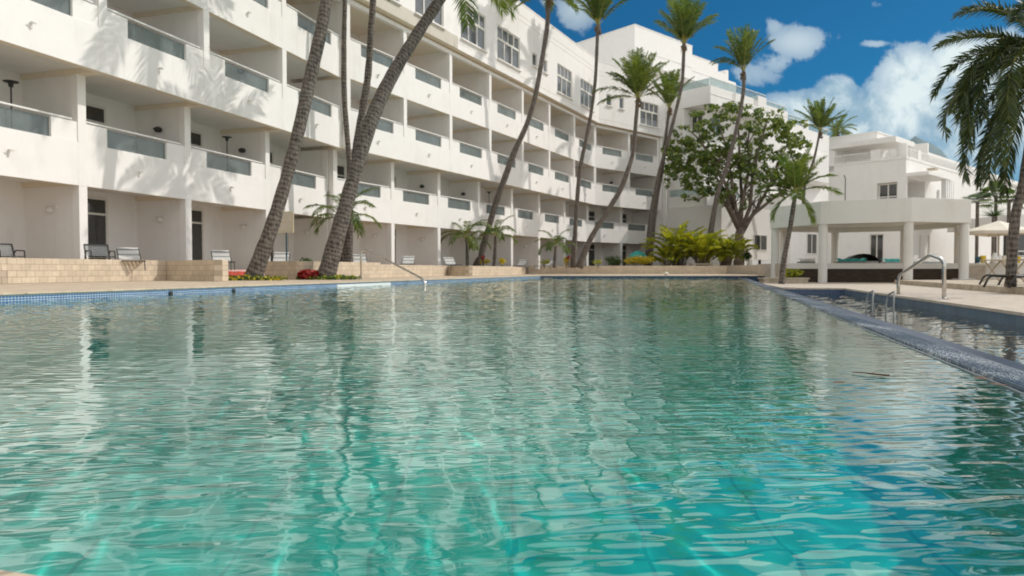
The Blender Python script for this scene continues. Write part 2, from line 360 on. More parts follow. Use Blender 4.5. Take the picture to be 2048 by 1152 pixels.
def water(name, poly, z, ys, us, seed, bands, fine, off=.15):
    far = lambda Y: 1+.75*np.clip((Y-3)/12, 0, 1)
    Y, U = np.meshgrid(np.array(ys), np.array(us), indexing='ij'); X = U*(Y+off)
    h, gx, gy = waves(X, Y, seed, bands); h2, fx, fy = waves(X, Y, seed+50, fine); fx = fx*far(Y); fy = fy*far(Y)
    ny, nx = X.shape; idx = np.arange(ny*nx).reshape(ny, nx)
    Fc = np.stack([idx[:-1, :-1], idx[:-1, 1:], idx[1:, 1:], idx[1:, :-1]], -1).reshape(-1, 4)
    cx = (X[:-1, :-1]+X[1:, 1:])/2; cy = (Y[:-1, :-1]+Y[1:, 1:])/2
    Fc = Fc[inside(cx, cy, poly).ravel()]
    used, inv = np.unique(Fc, return_inverse=True); Fc = inv.reshape(-1, 4)
    co = np.stack([X, Y, h+z], -1).reshape(-1, 3)[used].astype('f')
    n = np.stack([-gx, -gy, np.ones_like(gx)], -1).reshape(-1, 3)[used]; n /= np.linalg.norm(n, axis=1)[:, None]
    me = bpy.data.meshes.new(name); me.vertices.add(len(co)); me.vertices.foreach_set('co', co.ravel())
    me.loops.add(Fc.size); me.loops.foreach_set('vertex_index', Fc.ravel().astype('i'))
    me.polygons.add(len(Fc)); me.polygons.foreach_set('loop_start', np.arange(0, Fc.size, 4, dtype='i')); me.polygons.foreach_set('use_smooth', np.ones(len(Fc), bool))
    n2 = np.stack([-gx-fx, -gy-fy, np.ones_like(gx)], -1).reshape(-1, 3)[used].astype('f'); n2 /= np.linalg.norm(n2, axis=1)[:, None]
    at = me.attributes.new('ripple', 'FLOAT_VECTOR', 'POINT'); at.data.foreach_set('vector', n2.ravel())
    me.update(); me.normals_split_custom_set_from_vertices(n.tolist()); me.materials.append(M['water'])
    o = bpy.data.objects.new(name, me); COL.objects.link(o); tag(o, kind='structure'); return o
m = bpy.data.materials.new('pool_water'); m.use_nodes = True; nt = m.node_tree; nt.nodes.clear()
out = nt.nodes.new('ShaderNodeOutputMaterial'); g = nt.nodes.new('ShaderNodeBsdfGlass'); g.inputs['IOR'].default_value = 1.33; g.inputs['Roughness'].default_value = 0
g.inputs['Color'].default_value = (.90, 1.0, .985, 1)
gl = nt.nodes.new('ShaderNodeBsdfGlossy'); gl.inputs['Roughness'].default_value = 0.0
fr_ = nt.nodes.new('ShaderNodeFresnel'); fr_.inputs[0].default_value = 1.36
ra = nt.nodes.new('ShaderNodeAttribute'); ra.attribute_name = 'ripple'; nt.links.new(ra.outputs['Vector'], fr_.inputs['Normal']); nt.links.new(ra.outputs['Vector'], gl.inputs['Normal'])
mu = nt.nodes.new('ShaderNodeMath'); mu.operation = 'MULTIPLY_ADD'; mu.use_clamp = True; mu.inputs[1].default_value = 1.5; mu.inputs[2].default_value = .0
mi_ = nt.nodes.new('ShaderNodeMath'); mi_.operation = 'MINIMUM'; mi_.inputs[1].default_value = .57; nt.links.new(mu.outputs[0], mi_.inputs[0])
nt.links.new(fr_.outputs[0], mu.inputs[0]); mxs = nt.nodes.new('ShaderNodeMixShader'); nt.links.new(mi_.outputs[0], mxs.inputs[0]); nt.links.new(g.outputs[0], mxs.inputs[1]); nt.links.new(gl.outputs[0], mxs.inputs[2])
nt.links.new(mxs.outputs[0], out.inputs[0]); M['water'] = m
ys = [.2]
while ys[-1] < FY:
    y = ys[-1]; ys.append(y+max(.0085, y*y/(H*695)/3.2))
pool_poly = [(N1[0]-.1, N1[1]-.1), (LE(FY)-.1, FY), (RE(FY)+.02, FY), (N2[0]+.0, N2[1]-.1)]
water_o = water('pool_water', pool_poly, 0, ys, np.concatenate([np.linspace(-3.2, -.8, 100)[:-1], np.linspace(-.8, .8, 950), np.linspace(.8, 2.6, 60)[1:]]), 3, [(.08, .22, 40, .012, 94, 13), (.5, 1.8, 14, .006, 84, 26), (.07, .16, 22, .013, 14, 12)], [(.028, .085, 80, .038, 97, 9)])
cb = [(RE(.3)+.33, .3), (RE(29)+.33, 29), (10.0, 29), (8.0, 20.7), (RD(20.2), 20.2), (RD(0), 0)]
ys2 = [1.5]
while ys2[-1] < 29: ys2.append(ys2[-1]+max(.03, ys2[-1]**2/(H*695)/2))
water('basin_water', cb, -.33, ys2, np.linspace(.2, 1.9, 500), 11, [(.3, 1.2, 16, .012, 80, 30)], [(.06, .3, 40, .024, 90, 25)])

# ------------------------------------------------------------------ hotel facade
ZG = .39; ZA = 2.56; ZB = 5.42; ZC = 8.32; ZT = 11.44; ZU = 11.70; ZR = 16.4
DL = 1.93; OFF = .75; DU = DL+OFF
hotel = empty('hotel_building', (0, 0, 0), 0, 'long curved white hotel block with rows of shaded balconies above the pool', 'hotel')
class Block:
    def __init__(s, O, ang, bays, first=True):
        s.O = Vector((O[0], O[1], 0)); s.a = math.radians(ang); s.rz = math.pi/2-s.a; s.bays = bays
        s.u = Vector((math.sin(s.a), math.cos(s.a), 0)); s.n = Vector((-math.cos(s.a), math.sin(s.a), 0))
    def w(s, x, t, z): return s.O+s.u*x+s.n*t+Vector((0, 0, z))
B1 = Block((-16.65, 0), 16.86, [-8.4, -4.5, -.6, 3.3, 7.2, 11.1, 15.0, 18.83, 22.56, 26.52, 30.61])
B2 = Block((-22.92, 0), 27.79, [33.08, 37.0, 40.9, 45.0, 49.05, 53.0, 57.3, 61.7])
cW = B2.w(61.7, 0, 0)
BW = Block((cW.x, cW.y), 47.7, [0.0, 4.2, 8.4])
W0 = 3.95
def bal_proto(D, name='balcony'):
    mb = MB()
    mb.box(0, W0, 0, .2, 0, 1.12, 0)
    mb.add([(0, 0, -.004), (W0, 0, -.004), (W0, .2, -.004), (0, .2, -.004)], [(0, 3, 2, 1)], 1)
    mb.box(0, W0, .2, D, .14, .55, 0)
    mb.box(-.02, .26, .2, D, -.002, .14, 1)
    mb.box(.25, .97, .03, .18, 1.12, 1.64, 0); mb.box(W0-.75, W0, .03, .18, 1.12, 1.64, 0)
    mb.box(.27, .95, .018, .03, 1.125, 1.14, 0); mb.box(W0-.73, W0-.02, .018, .03, 1.125, 1.14, 0)
    o = mb.build(name, ['white', 'soffit'], bevel=.006)
    g = MB(); g.box(.97, 2.07, .10, .112, 1.13, 1.61); g.box(2.085, W0-.75, .10, .112, 1.13, 1.61)
    g.build('glass_panel', 'bal_glass', o)
    h = MB(); h.box(.20, W0-.16, .0, .075, 1.655, 1.705); h.build('handrail', 'rail', o, bevel=.015)
    p = MB(); p.tube([(W0*.52, .05, .62), (W0*.52, -.10, .60)], .03, 8); p.tube([(W0*.52+.01, .0, .60), (W0*.52-.01, -.03, .47)], .022, 8); p.tube([(W0*.52-.06, -.09, .615), (W0*.52+.07, -.09, .60)], .018, 6)
    p.build('water_spout', 'frame', o)
    return o
def col_proto(D, h, base):
    mb = MB(); mb.box(0, .25, .001, .25, base, h); o = mb.build('column', 'white', bevel=.008)
    return o
def part_proto(D, h, base):
    mb = MB(); mb.box(.035, .215, .25, D, base, h); return mb.build('partition_wall', 'white')
def door_proto():
    mb = MB()
    mb.box(0, 1.75, -.05, 0, 2.08, 2.16); mb.box(0, .08, -.05, 0, 0, 2.08); mb.box(1.67, 1.75, -.05, 0, 0, 2.08); mb.box(.84, .92, -.045, 0, 0, 2.08)
    mb.box(.08, .84, -.045, 0, 0, .12); mb.box(.92, 1.67, -.045, 0, 0, .12); mb.box(.08, .84, -.045, 0, 1.62, 1.68); mb.box(.92, 1.67, -.045, 0, 1.62, 1.68)
    o = mb.build('balcony_door', 'frame')
    g = MB(); g.box(.08, 1.67, -.02, -.001, .12, 2.08); g.build('glass_pane', 'pane_dark', o)
    return o
def place(o, blk, x, t, z, sx=1):
    o.parent = hotel; o.location = blk.w(x, t, z); o.rotation_euler = (0, 0, blk.rz); o.scale = (sx, 1, 1); return o
pb = {'lo': bal_proto(DL), 'up': bal_proto(DU)}
pc = {0: col_proto(DL, ZA-ZG, 0), 1: col_proto(DL, ZB-ZA, 1.12), 2: col_proto(DU, ZC-ZB, 1.12), 3: col_proto(DU, ZT-ZC, 1.12)}
pp = {0: part_proto(DL, ZA-ZG, 0), 1: part_proto(DL, ZB-ZA, .55), 2: part_proto(DU, ZC-ZB, .55), 3: part_proto(DU, ZT-ZC+.3, .55)}
pd = door_proto()
lamp = MB(); lamp.lathe([(.05, 0), (.12, .02), (.16, .10), (.13, .18), (.04, .22)], 12); lamp.box(-.03, .03, .05, .22, .08, .14)
pl = lamp.build('wall_lamp', 'metal_dark', smooth=True)
lw = MB(); lw.box(-.17, .17, -.05, .0, .05, .12); lw.lathe([(.04, -.06), (.09, -.04), (.09, .05), (.05, .08)], 10, (0, -.06)); plw = lw.build('wall_light', 'frame')
used = set()
def inst(pr):
    if pr.name in used: return copy_tree(pr)
    used.add(pr.name); return pr
rl = random.Random(4)
for bi, blk in enumerate((B1, B2, BW)):
    nb = len(blk.bays)-1
    for i in range(nb):
        x = blk.bays[i]; W = blk.bays[i+1]-x; sx = W/W0
        for lv in range(4):
            t = 0 if lv < 2 else -OFF; z = (ZG, ZA, ZB, ZC)[lv]
            off = x
            if lv: place(inst(pb['lo' if lv == 1 else 'up']), blk, off, t, z, sx)
            place(inst(pc[lv]), blk, off, t, z); place(inst(pp[lv]), blk, off, t, z)
            place(inst(pd), blk, x+W-2.75, DL-.001, z+(.0 if lv == 0 else .55), min(1, sx))
            if i >= 5 or bi:
                r = rl.random()
                if lv and r < .3: # lamp on right partition
                    o = place(inst(pl), blk, x+W-.13+.03, DL-1.0, z+2.1); o.scale = (.8, .8, .8); o.rotation_euler.z += math.pi/2
                elif lv == 0:
                    o = place(inst(plw), blk, x+W+.033, DL-.95, z+1.55); o.rotation_euler.z -= math.pi/2
    # closing column and partition at block end
    xe = blk.bays[-1]
    if bi != 1:
        for lv in range(4):
            t = 0 if lv < 2 else -OFF; z = (ZG, ZA, ZB, ZC)[lv]
            place(copy_tree(pc[lv]), blk, xe-(.0 if bi == 0 else .25), t, z); place(copy_tree(pp[lv]), blk, xe-(.0 if bi == 0 else .25), t, z)
    mb = MB(); x0, x1 = blk.bays[0]-.6*(bi > 0), blk.bays[-1]+.3
    mb.box(x0, x1, DL, DL+.3, 0, 11.6)
    mb.build('back_wall', 'white', hotel, blk.O, blk.rz)
    # top of third balcony row: thin white beam, ceiling
    mb = MB(); e0 = .13 if bi else 0; e1 = {0: .07, 1: .2, 2: 0}[bi]
    xa = blk.bays[0]+(0 if bi == 0 else (.1 if bi == 1 else .2)); xb = xe-e1+.0
    if bi == 0: xb = xe+.2
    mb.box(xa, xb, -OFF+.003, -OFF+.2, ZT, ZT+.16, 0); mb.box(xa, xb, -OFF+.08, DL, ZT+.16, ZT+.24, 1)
    mb.build('roof_beam', ['white', 'soffit'], hotel, blk.O, blk.rz)
# wing end wall
mb = MB(); mb.box(8.4, 8.62, -.9, 9, 0, 11.6); mb.box(8.62, 9.6, 2.4, 2.7, 0, 16); mb.build('end_wall', 'white', hotel, BW.O, BW.rz)
mb = MB(); p_ = P(1330, 300, 57.0); mb.tube([(p_.x, p_.y, 0), (p_.x, p_.y, 12.2)], .17, 12); mb.build('downpipe', 'rail', hotel, smooth=True)
# top storey
def win(blk, x0, x1, z0, z1, t, cols, frac=.58, big=True):
    W = x1-x0; Hh = z1-z0; mb = MB(); f = .07
    mb.box(0, W, 0, .08, 0, f); mb.box(0, W, 0, .08, Hh-f, Hh); mb.box(0, f, 0, .08, f, Hh-f); mb.box(W-f, W, 0, .08, f, Hh-f)
    if big:
        zt = Hh*frac; mb.box(f, W-f, -.01, .08, zt, zt+.13)
        for k in range(1, cols): mb.box(W*k/cols-.045, W*k/cols+.045, .003, .08, f, zt)
        for k in range(1, cols+1): mb.box(W*k/(cols+1)-.035, W*k/(cols+1)+.035, .003, .08, zt+.13, Hh-f)
    o = mb.build('window', 'frame', hotel, blk.w(x0, t+.055, z0), blk.rz)
    g = MB(); g.box(f, W-f, .04, .055, f, Hh-f); g.build('pane', 'pane', o)
    s = MB(); s.box(-.06, W+.06, -.18, -.0, -.07, 0); s.build('sill', 'white', o)
TO = -(OFF+.30)
def top(blk, s0, s1, wins, name='upper_wall', back=9):
    holes = [(a, b, c, d, .14, True) for a, b, c, d, k in wins]
    holes += [(s0, s1, 12.02, 12.05, .02, True), (s0, s1, 15.35, 15.38, .02, True), (s0, s1, 15.66, 15.69, .02, True)]
    mb = MB(); holed(mb, s0, s1, ZU, ZR, holes, TO, 0)
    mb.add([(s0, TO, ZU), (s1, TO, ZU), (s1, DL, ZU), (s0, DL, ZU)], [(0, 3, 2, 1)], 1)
    mb.add([(s0, TO, ZR), (s1, TO, ZR), (s1, back, ZR), (s0, back, ZR)], [(0, 1, 2, 3)], 0)
    mb.add([(s0, TO, ZU), (s0, TO, ZR), (s0, back, ZR), (s0, back, ZU)], [(0, 3, 2, 1)], 0)
    mb.add([(s1, TO, ZU), (s1, TO, ZR), (s1, back, ZR), (s1, back, ZU)], [(0, 1, 2, 3)], 0)
    mb.box(s0, s1, TO-.02, TO+.25, ZR+.002, ZR+.07, 0)
    mb.build(name, ['white', 'soffit'], hotel, blk.O, blk.rz)
    for a, b, c, d, k in wins: win(blk, a, b, c, d, TO, 3, big=(k == 1))
za, zb = 12.34, 14.26
w1 = []
x = -6.5
while x < 29: w1 += [(x, x+2.6, za, zb, 1), (x+3.9, x+6.5, za, zb, 1)]; x += 11.2
w1 = [w for w in w1 if w[1] < 30.0]
top(B1, B1.bays[0], 30.61+.25-.1, w1)
top(B2, 33.08-.6, 61.7-.19, [(34.1, 36.3, za, zb, 1), (37.5, 39.9, za, zb, 1), (41.5, 44.1, za, zb, 1), (45.4, 48.2, za, zb, 1), (49.9, 50.6, 13.1, 13.95, 0), (51.5, 52.1, 13.1, 13.95, 0), (53.7, 56.2, za, zb, 1), (57.8, 60.4, za, zb, 1)])
M['stain'] = paint('weathered_render', (.62, .57, .49), (.30, .26, .20), .7)
mb = MB(); mb.box(33.1, 41.2, TO-.012, TO-.001, ZU+.004, ZU+.62); mb.build('stained_band', 'stain', hotel, B2.O, B2.rz)
mb = MB(); mb.box(20.5, 30.4, TO-.012, TO-.001, ZU+.004, ZU+.5); mb.build('stained_band', 'stain', hotel, B1.O, B1.rz)
top(BW, -.19+.37, 8.86, [(1.1, 1.75, 13.2, 14.1, 0), (2.7, 3.25, 13.2, 14.1, 0), (5.4, 7.9, za, zb, 1)])
# AC/awning beam detail under eave (pale conduit)
# pole lamps standing on balconies
def pole_lamp(blk, x, t, z, label):
    e = empty('floor_lamp', blk.w(x, t, z), blk.rz, label, 'lamp', 'pole lamps standing on the balconies')
    mb = MB(); mb.lathe([(.14, 0), (.14, .02), (.02, .04)], 12); mb.build('base', 'metal_dark', e)
    mb = MB(); mb.tube([(0, 0, .03), (0, 0, 1.95)], .018, 8); mb.build('pole', 'metal_dark', e)
    mb = MB(); mb.lathe([(.05, 1.86), (.06, 1.95), (.17, 1.98), (.17, 2.0), (.02, 2.02)], 16); mb.build('lamp_shade', 'metal_dark', e)
pole_lamp(B1, 18.0, 1.2, ZA+.55, 'black pole lamp with flat shade on the leftmost first floor balcony')
pole_lamp(B1, 25.7, 1.0, ZA+.55, 'black pole lamp with flat shade on the balcony left of the thick leaning palm')
pole_lamp(B2, 47.5, .7, ZA+.55, 'black pole lamp on the balcony behind the slender palm with bent trunk')

# ------------------------------------------------------------------ terrace, planter walls
def polyfill(name, poly, z0, z1, mat):
    mb = MB(); mb.prism(poly, z0, z1); return tag(mb.build(name, mat), kind='structure')
TZ = ZG-.02
WT = .64
V = [(-14.6, 0.0), (-10.6, 14.6), (-9.44, 19.0), (-7.6, 17.75), (-7.35, 17.65)]
V3, V4, V4b, V5, V6, V7, V8, V9, V10 = (-7.65, 21.5), (-6.35, 20.5), (-6.12, 20.45), (-4.65, 24.6), (-3.09, 33.4), (-1.98, 32.0), (.16, 37.9), (.80, 41.7), (1.2, 46.8)
ins = .12
polyfill('terrace', [(-16.7-2, -8), V[0], V[1], (V[2][0]-.02, V[2][1]+.15), (-8.95, 20.9), (-7.75, 22.0), (-5.0, 25.0), (-3.3, 33.7), (-.2, 38.6), (.6, 42), (1.0, 47.2), (9, 64), (-6, 64), (-20, 20)], DZ+.004, TZ, 'terrace')
polyfill('planting_bed', [(V[2][0], V[2][1]+.1), (V[3][0]-.1, V[3][1]+.12), (V[4][0]-.1, V[4][1]+.3), (-8.6, 20.7)], DZ+.004, .5, 'soil')
polyfill('planting_bed', [(-7.5, 21.6), (-6.3, 20.65), (-4.85, 24.7), (-5.1, 25.1)], DZ+.004, .52, 'soil')
polyfill('planting_bed', [(-3.0, 33.6), (-1.95, 32.2), (.1, 38.1), (.7, 41.9), (1.1, 47.1), (-1, 46), (-3, 37)], DZ+.004, .55, 'soil')
polyfill('planting_bed', [(1.3, 47.22), (15.75, 46.35), (14.0, 38.0), (30, 38), (30, 58), (5, 60)], DZ+.004, .55, 'soil')
def bwall(pts, z1s, label, th=.2):
    e = empty('block_wall', (pts[0][0], pts[0][1], DZ), 0, label, 'wall', 'cream block planter walls')
    for i in range(len(pts)-1):
        p, q = pts[i], pts[i+1]; a = math.atan2(q[1]-p[1], q[0]-p[0]); Ln = math.hypot(q[0]-p[0], q[1]-p[1])
        mb = MB(); mb.box(.0, Ln, 0, th, 0, z1s[i]-DZ-.002*i)
        mb.build('wall_section', 'block', e, (p[0]-pts[0][0], p[1]-pts[0][1], 0), a, bevel=.006)
    return e
bwall(V, [WT]*4, 'cream block wall at far left ending in a shaded return')
bwall([(V[4][0], V[4][1]), (-8.3, 20.2)], [WT], 'short end of the cream block wall turning back beside the thick leaning palm')
bwall([V3, V4, V4b, V5], [WT, WT, WT], 'cream block wall between the two thickest palm trunks')
bwall([V5, V6, V7, V8, V9], [.57, .56, .56, .54], 'stepped cream block wall running behind the steel pool handrail')
fw = [(1.1, 47.1), (15.6, 46.2), (13.8, 38.0), (14.6, 33.4)]
bwall(fw, [WT, WT, .60], 'long low stone wall beyond the far end of the pool')
# white riser with coral towel
mb = MB(); mb.box(0, 1.7, 0, .12, 0, .28); riser = tag(mb.build('low_white_wall', 'white', None, (-9.0, 20.7, DZ), math.radians(42)), 'low white painted step wall between the two block walls', 'wall')
mb = MB()
n = 14
for i in range(n):
    x0 = .25+i*.075; mb.add([(x0, -.012-.008*math.sin(i*1.3), .03+.04*math.sin(i*1.1)), (x0+.076, -.012-.008*math.sin((i+1)*1.3), .03+.04*math.sin((i+1)*1.1)), (x0+.076, -.02-.01*math.sin((i+1)*1.7), .24), (x0, -.02-.01*math.sin(i*1.7), .24), (x0+.076, .12, .292), (x0, .12, .292)], [(0, 1, 2, 3), (3, 2, 4, 5)])
tag(mb.build('towel', 'coral', None, (-9.0, 20.7, DZ), math.radians(42)), 'coral red towel hanging over the low white wall', 'towel')

# ------------------------------------------------------------------ foliage helpers
def frond(mb, base, az, e0, L, droop, ll, nl=34, side=1.0, hang=.25, wd=.045, pet=.16, rr=.022, mi=0, mr=1, rng=random, vee=.35, pow_=1.3):
    n = 12; pts = [Vector(base)]; dirs = []
    for i in range(n):
        t = (i+.5)/n; e = e0-droop*t**pow_; a = az+rng.uniform(-.03, .03)
        d = Vector((math.cos(e)*math.cos(a), math.cos(e)*math.sin(a), math.sin(e))); dirs.append(d); pts.append(pts[-1]+d*(L/n))
    mb.tube([pts[i] for i in range(0, n+1, 2)], [rr*(1-.8*i/n) for i in range(0, n+1, 2)], 4, mr, cap=False)
    sv = Vector((-math.sin(az), math.cos(az), 0)); rv = rng.uniform(0, 1)
    for k in range(nl):
        t = pet+(1-pet)*(k+rng.random()*.5)/nl; x = min(t*n, n-.001); i = int(x); p = pts[i].lerp(pts[i+1], x-i); d = dirs[min(i, n-1)]
        up = sv.cross(d); up = up if up.z > 0 else -up
        prof = (math.sin(math.pi*(.12+.80*(t-pet)/(1-pet))))**.55
        for s_ in (-1, 1):
            l = ll*prof*rng.uniform(.8, 1.12)
            o = (d*(.55+.5*t)+sv*s_*side*rng.uniform(.75, 1.05)+up*(vee*rng.uniform(.3, 1.2))).normalized()
            a1 = p+o*l*.5+Vector((0, 0, -hang*l*.12)); a2 = p+o*l*.93+Vector((0, 0, -hang*l*rng.uniform(.5, 1.0)))
            wv = d.cross(o); wv = (d*.8+wv.normalized()*rng.uniform(-.6, .6)); wv = (wv-o*wv.dot(o)).normalized()*wd*.5
            c = min(1, max(0, .35*rv+.65*rng.random()))
            mb.add([p-wv*.6, p+wv*.6, a1+wv, a1-wv, a2], [(0, 1, 2, 3), (3, 2, 4)], mi, c)
def trunk_obj(parent, pts, r0, r1, seg=14, name='trunk', mat='bark', flare=1.35):
    # smooth spline through points, local to parent
    P_ = [Vector(p) for p in pts]; n = len(P_); out = []
    def cr(a, b, c, d, t): return .5*((2*b)+(-a+c)*t+(2*a-5*b+4*c-d)*t*t+(-a+3*b-3*c+d)*t**3)
    per = max(4, int(44/(n-1)))
    for i in range(n-1):
        a = P_[max(i-1, 0)]; b = P_[i]; c = P_[i+1]; d = P_[min(i+2, n-1)]
        for k in range(per): out.append(cr(a, b, c, d, k/per))
    out.append(P_[-1]); m_ = len(out)
    rs = []
    for i in range(m_):
        t = i/(m_-1); r = r0*(1-t)+r1*t; r *= 1+(flare-1)*math.exp(-t*14); r *= 1+.035*math.sin(i*2.1)+random.uniform(-.035, .035)+.05*math.sin(i*.31+len(pts)); rs.append(r)
    mb = MB(); mb.tube(out, rs, seg)
    o = mb.build(name, mat, parent, smooth=True, attr='ring'); return out[-1], (out[-1]-out[-3]).normalized()
def palm(label, path, r0, r1, crown, group='tall coconut palms', mat='palm_leaf', seed=1, cat='palm tree', nuts=True, flare=1.35, name='coconut_palm'):
    """path: list of (px,py,depth); crown: dict"""
    rng = random.Random(seed)
    pts = [P(*q) for q in path]; base = pts[0].copy()
    if crown.get('ground') is not None:
        base.z = crown['ground']; pts[0] = base.copy()
    e = empty(name, base, 0, label, cat, group)
    loc = [p-base for p in pts]
    tip, td = trunk_obj(e, loc, r0, r1, flare=flare)
    mb = MB(); c = crown; N = c['n']; L = c['L']
    if 'fr' in c:
        for (az, e0, l, dr) in c['fr']:
            frond(mb, tip, math.radians(az), math.radians(e0), l, math.radians(dr), c.get('ll', .6), c.get('nl', 34), hang=c.get('hang', .3), wd=c.get('wd', .05), rr=c.get('rr', .022), rng=rng, vee=c.get('vee', .3), pet=c.get('pet', .16))
    for i in range(N):
        az = 2*math.pi*i*.381966+rng.uniform(-.2, .2); t = (i+.5)/N
        e0 = math.radians(c['e'][0]*(1-t)+c['e'][1]*t+rng.uniform(-7, 7)); l = L*rng.uniform(.85, 1.1)*(1-.15*t)
        dr = math.radians(c['dr'][0]*(1-t)+c['dr'][1]*t)
        wind = c.get('wind', 0)
        b = tip+Vector((math.cos(az)*.06, math.sin(az)*.06, rng.uniform(-.1, .15)))
        frond(mb, b, az, e0, l, dr, c.get('ll', .6), c.get('nl', 34), hang=c.get('hang', .3), wd=c.get('wd', .05), rr=c.get('rr', .022), rng=rng, vee=c.get('vee', .3), pet=c.get('pet', .16))
    mb.build('crown', [mat, 'rachis'], e, attr='rnd')
    if nuts:
        nb = MB()
        for i in range(11):
            a = rng.uniform(0, 6.28); r = rng.uniform(.08, .2); q = tip+Vector((math.cos(a)*r, math.sin(a)*r, rng.uniform(-.55, -.1)))
            s_ = rng.uniform(.07, .11)
            nb.lathe([(.01, q.z-s_), (s_*.8, q.z-s_*.5), (s_, q.z), (s_*.7, q.z+s_*.7), (.01, q.z+s_)], 8, (q.x, q.y))
        for i in range(12):
            a = rng.uniform(0, 6.28); q = tip+Vector((0, 0, rng.uniform(-.2, .1))); ln = rng.uniform(.4, .9)
            dx = Vector((math.cos(a), math.sin(a), 0)); w_ = Vector((-dx.y, dx.x, 0))*.03
            m1 = q+dx*.2+Vector((0, 0, -ln*.3)); m2 = q+dx*.28+Vector((0, 0, -ln))
            nb.add([q-w_, q+w_, m1+w_, m1-w_, m2], [(0, 1, 2, 3), (3, 2, 4)], 0, .5)
        nb.build('coconut_bunch', 'coconut', e, smooth=True)
    return e
brush = dict(n=26, L=3.0, e=(89, 60), dr=(5, 42), ll=.62, nl=52, wd=.05, hang=.45, vee=.2)
G1 = .12
palm('thick ringed palm trunk leaning right in front of the left block wall', [(505, 552, 19.3), (548, 440, 19.5), (588, 300, 19.8), (620, 160, 20.1), (650, 20, 20.4), (668, -110, 20.7), (690, -270, 21)], .19, .16, dict(n=22, L=3.3, e=(80, -10), dr=(40, 80), ll=.75, nl=44, ground=.1), seed=2)
palm('thickest palm trunk leaning right with red leafed plants at its foot', [(651, 553, 20.6), (678, 460, 20.9), (712, 340, 21.3), (745, 235, 21.7), (785, 150, 22.1), (832, 72, 22.6), (882, -5, 23.1), (915, -70, 23.6)], .245, .165, dict(n=22, L=3.0, e=(82, -10), dr=(40, 80), ll=.7, nl=44, ground=.1), seed=3, flare=1.15)
palm('slimmest straight palm trunk rising just left of the forked pair', [(698, 522, 27), (700, 400, 27), (698, 320, 27), (689, 200, 27), (688, 100, 27), (690, 0, 27.1), (694, -150, 27.4)], .12, .085, dict(n=18, L=2.3, e=(82, 0), dr=(35, 80), ll=.55, nl=36, ground=.5), seed=4)
palm('slender palm trunk crossing behind the thickest trunk', [(688, 522, 27.5), (694, 450, 27.5), (711, 305, 27.5), (726, 215, 27.5), (736, 150, 27.5), (742, 60, 27.5), (746, 0, 27.6), (748, -130, 27.8)], .16, .12, dict(n=18, L=2.3, e=(82, 0), dr=(35, 80), ll=.55, nl=36, ground=.5), seed=5)
palm('slender palm with gently bent trunk whose crown leaves the top of view', [(953, 528, 40), (972, 475, 40), (990, 411, 40), (1010, 355, 40), (1029, 303, 40), (1053, 250, 40), (1070, 194, 40), (1084, 120, 40), (1094, 56, 40), (1098, -5, 40)], .19, .12, dict(n=22, L=2.4, e=(86, 20), dr=(35, 85), ll=.62, nl=40, ground=.5, fr=[(178, 15, 2.4, 60), (200, -5, 2.2, 40)]), seed=6)
palm('tall straight palm with small upright crown left of the white tower', [(1146, 524, 45), (1150, 470, 45), (1153, 420, 45), (1158, 356, 45), (1164, 317, 45), (1178, 250, 45), (1190, 167, 45), (1194, 92, 45), (1196, 50, 45)], .15, .10, dict(brush, ground=.5, n=28), seed=7)
palm('palm bent hard to the right with a wide crown before the curved wing', [(1158, 530, 44), (1180, 480, 44), (1208, 433, 44), (1239, 383, 44), (1256, 340, 44), (1267, 300, 44), (1272, 240, 44), (1276, 196, 44)], .18, .11, dict(n=24, L=2.9, e=(89, 50), dr=(8, 45), ll=.75, nl=44, wd=.055, hang=.5, ground=.5, fr=[(178, 35, 2.9, 60), (184, 10, 2.5, 40), (2, 40, 2.8, 45), (-12, 22, 2.5, 50), (160, 55, 2.6, 30)]), seed=8)
palm('tall palm with bushy crown standing left of the leafy tree', [(1293, 514, 52), (1298, 467, 52), (1306, 406, 52), (1318, 350, 52), (1326, 320, 52), (1339, 272, 52), (1353, 217, 52), (1364, 167, 52), (1367, 117, 52), (1368, 88, 52)], .16, .12, dict(brush, L=3.6, ll=.85, ground=.5, n=30, e=(88, 48)), seed=9)
palm('shorter palm half hidden behind the bushy crowned palm', [(1300, 500, 54), (1310, 420, 54), (1324, 340, 54), (1332, 267, 54), (1339, 215, 54)], .18, .11, dict(brush, L=3.0, ground=.5, n=18), seed=10)
palm('palm with v shaped crown standing alone against blue sky', [(1411, 461, 50.0), (1433, 397, 50.0), (1450, 345, 50.0), (1459, 315, 50.0), (1470, 270, 50.0), (1480, 225, 50.0), (1487, 180, 50.0), (1487, 142, 50.0)], .18, .12, dict(n=16, L=3.2, e=(84, 62), dr=(5, 22), ll=.7, nl=44, wd=.05, hang=.3, ground=.5, fr=[(180, 52, 2.6, 85), (186, 64, 2.8, 60), (174, 46, 2.3, 70), (5, 62, 3.1, 20), (-8, 58, 3.0, 30)]), seed=11)
palm('small palm with thin bent trunk right of the leafy tree', [(1600, 420, 60), (1608, 385, 60), (1617, 351, 60), (1629, 314, 60), (1640, 262, 60)], .12, .09, dict(brush, L=2.9, ground=.5, n=22, e=(86, 45)), seed=12)
palm('round crowned palm rising behind the villa roof', [(1672, 480, 78), (1674, 380, 78), (1675, 262, 78)], .2, .14, dict(n=24, L=2.3, e=(80, -15), dr=(40, 85), ll=.55, nl=34, ground=0), seed=13)
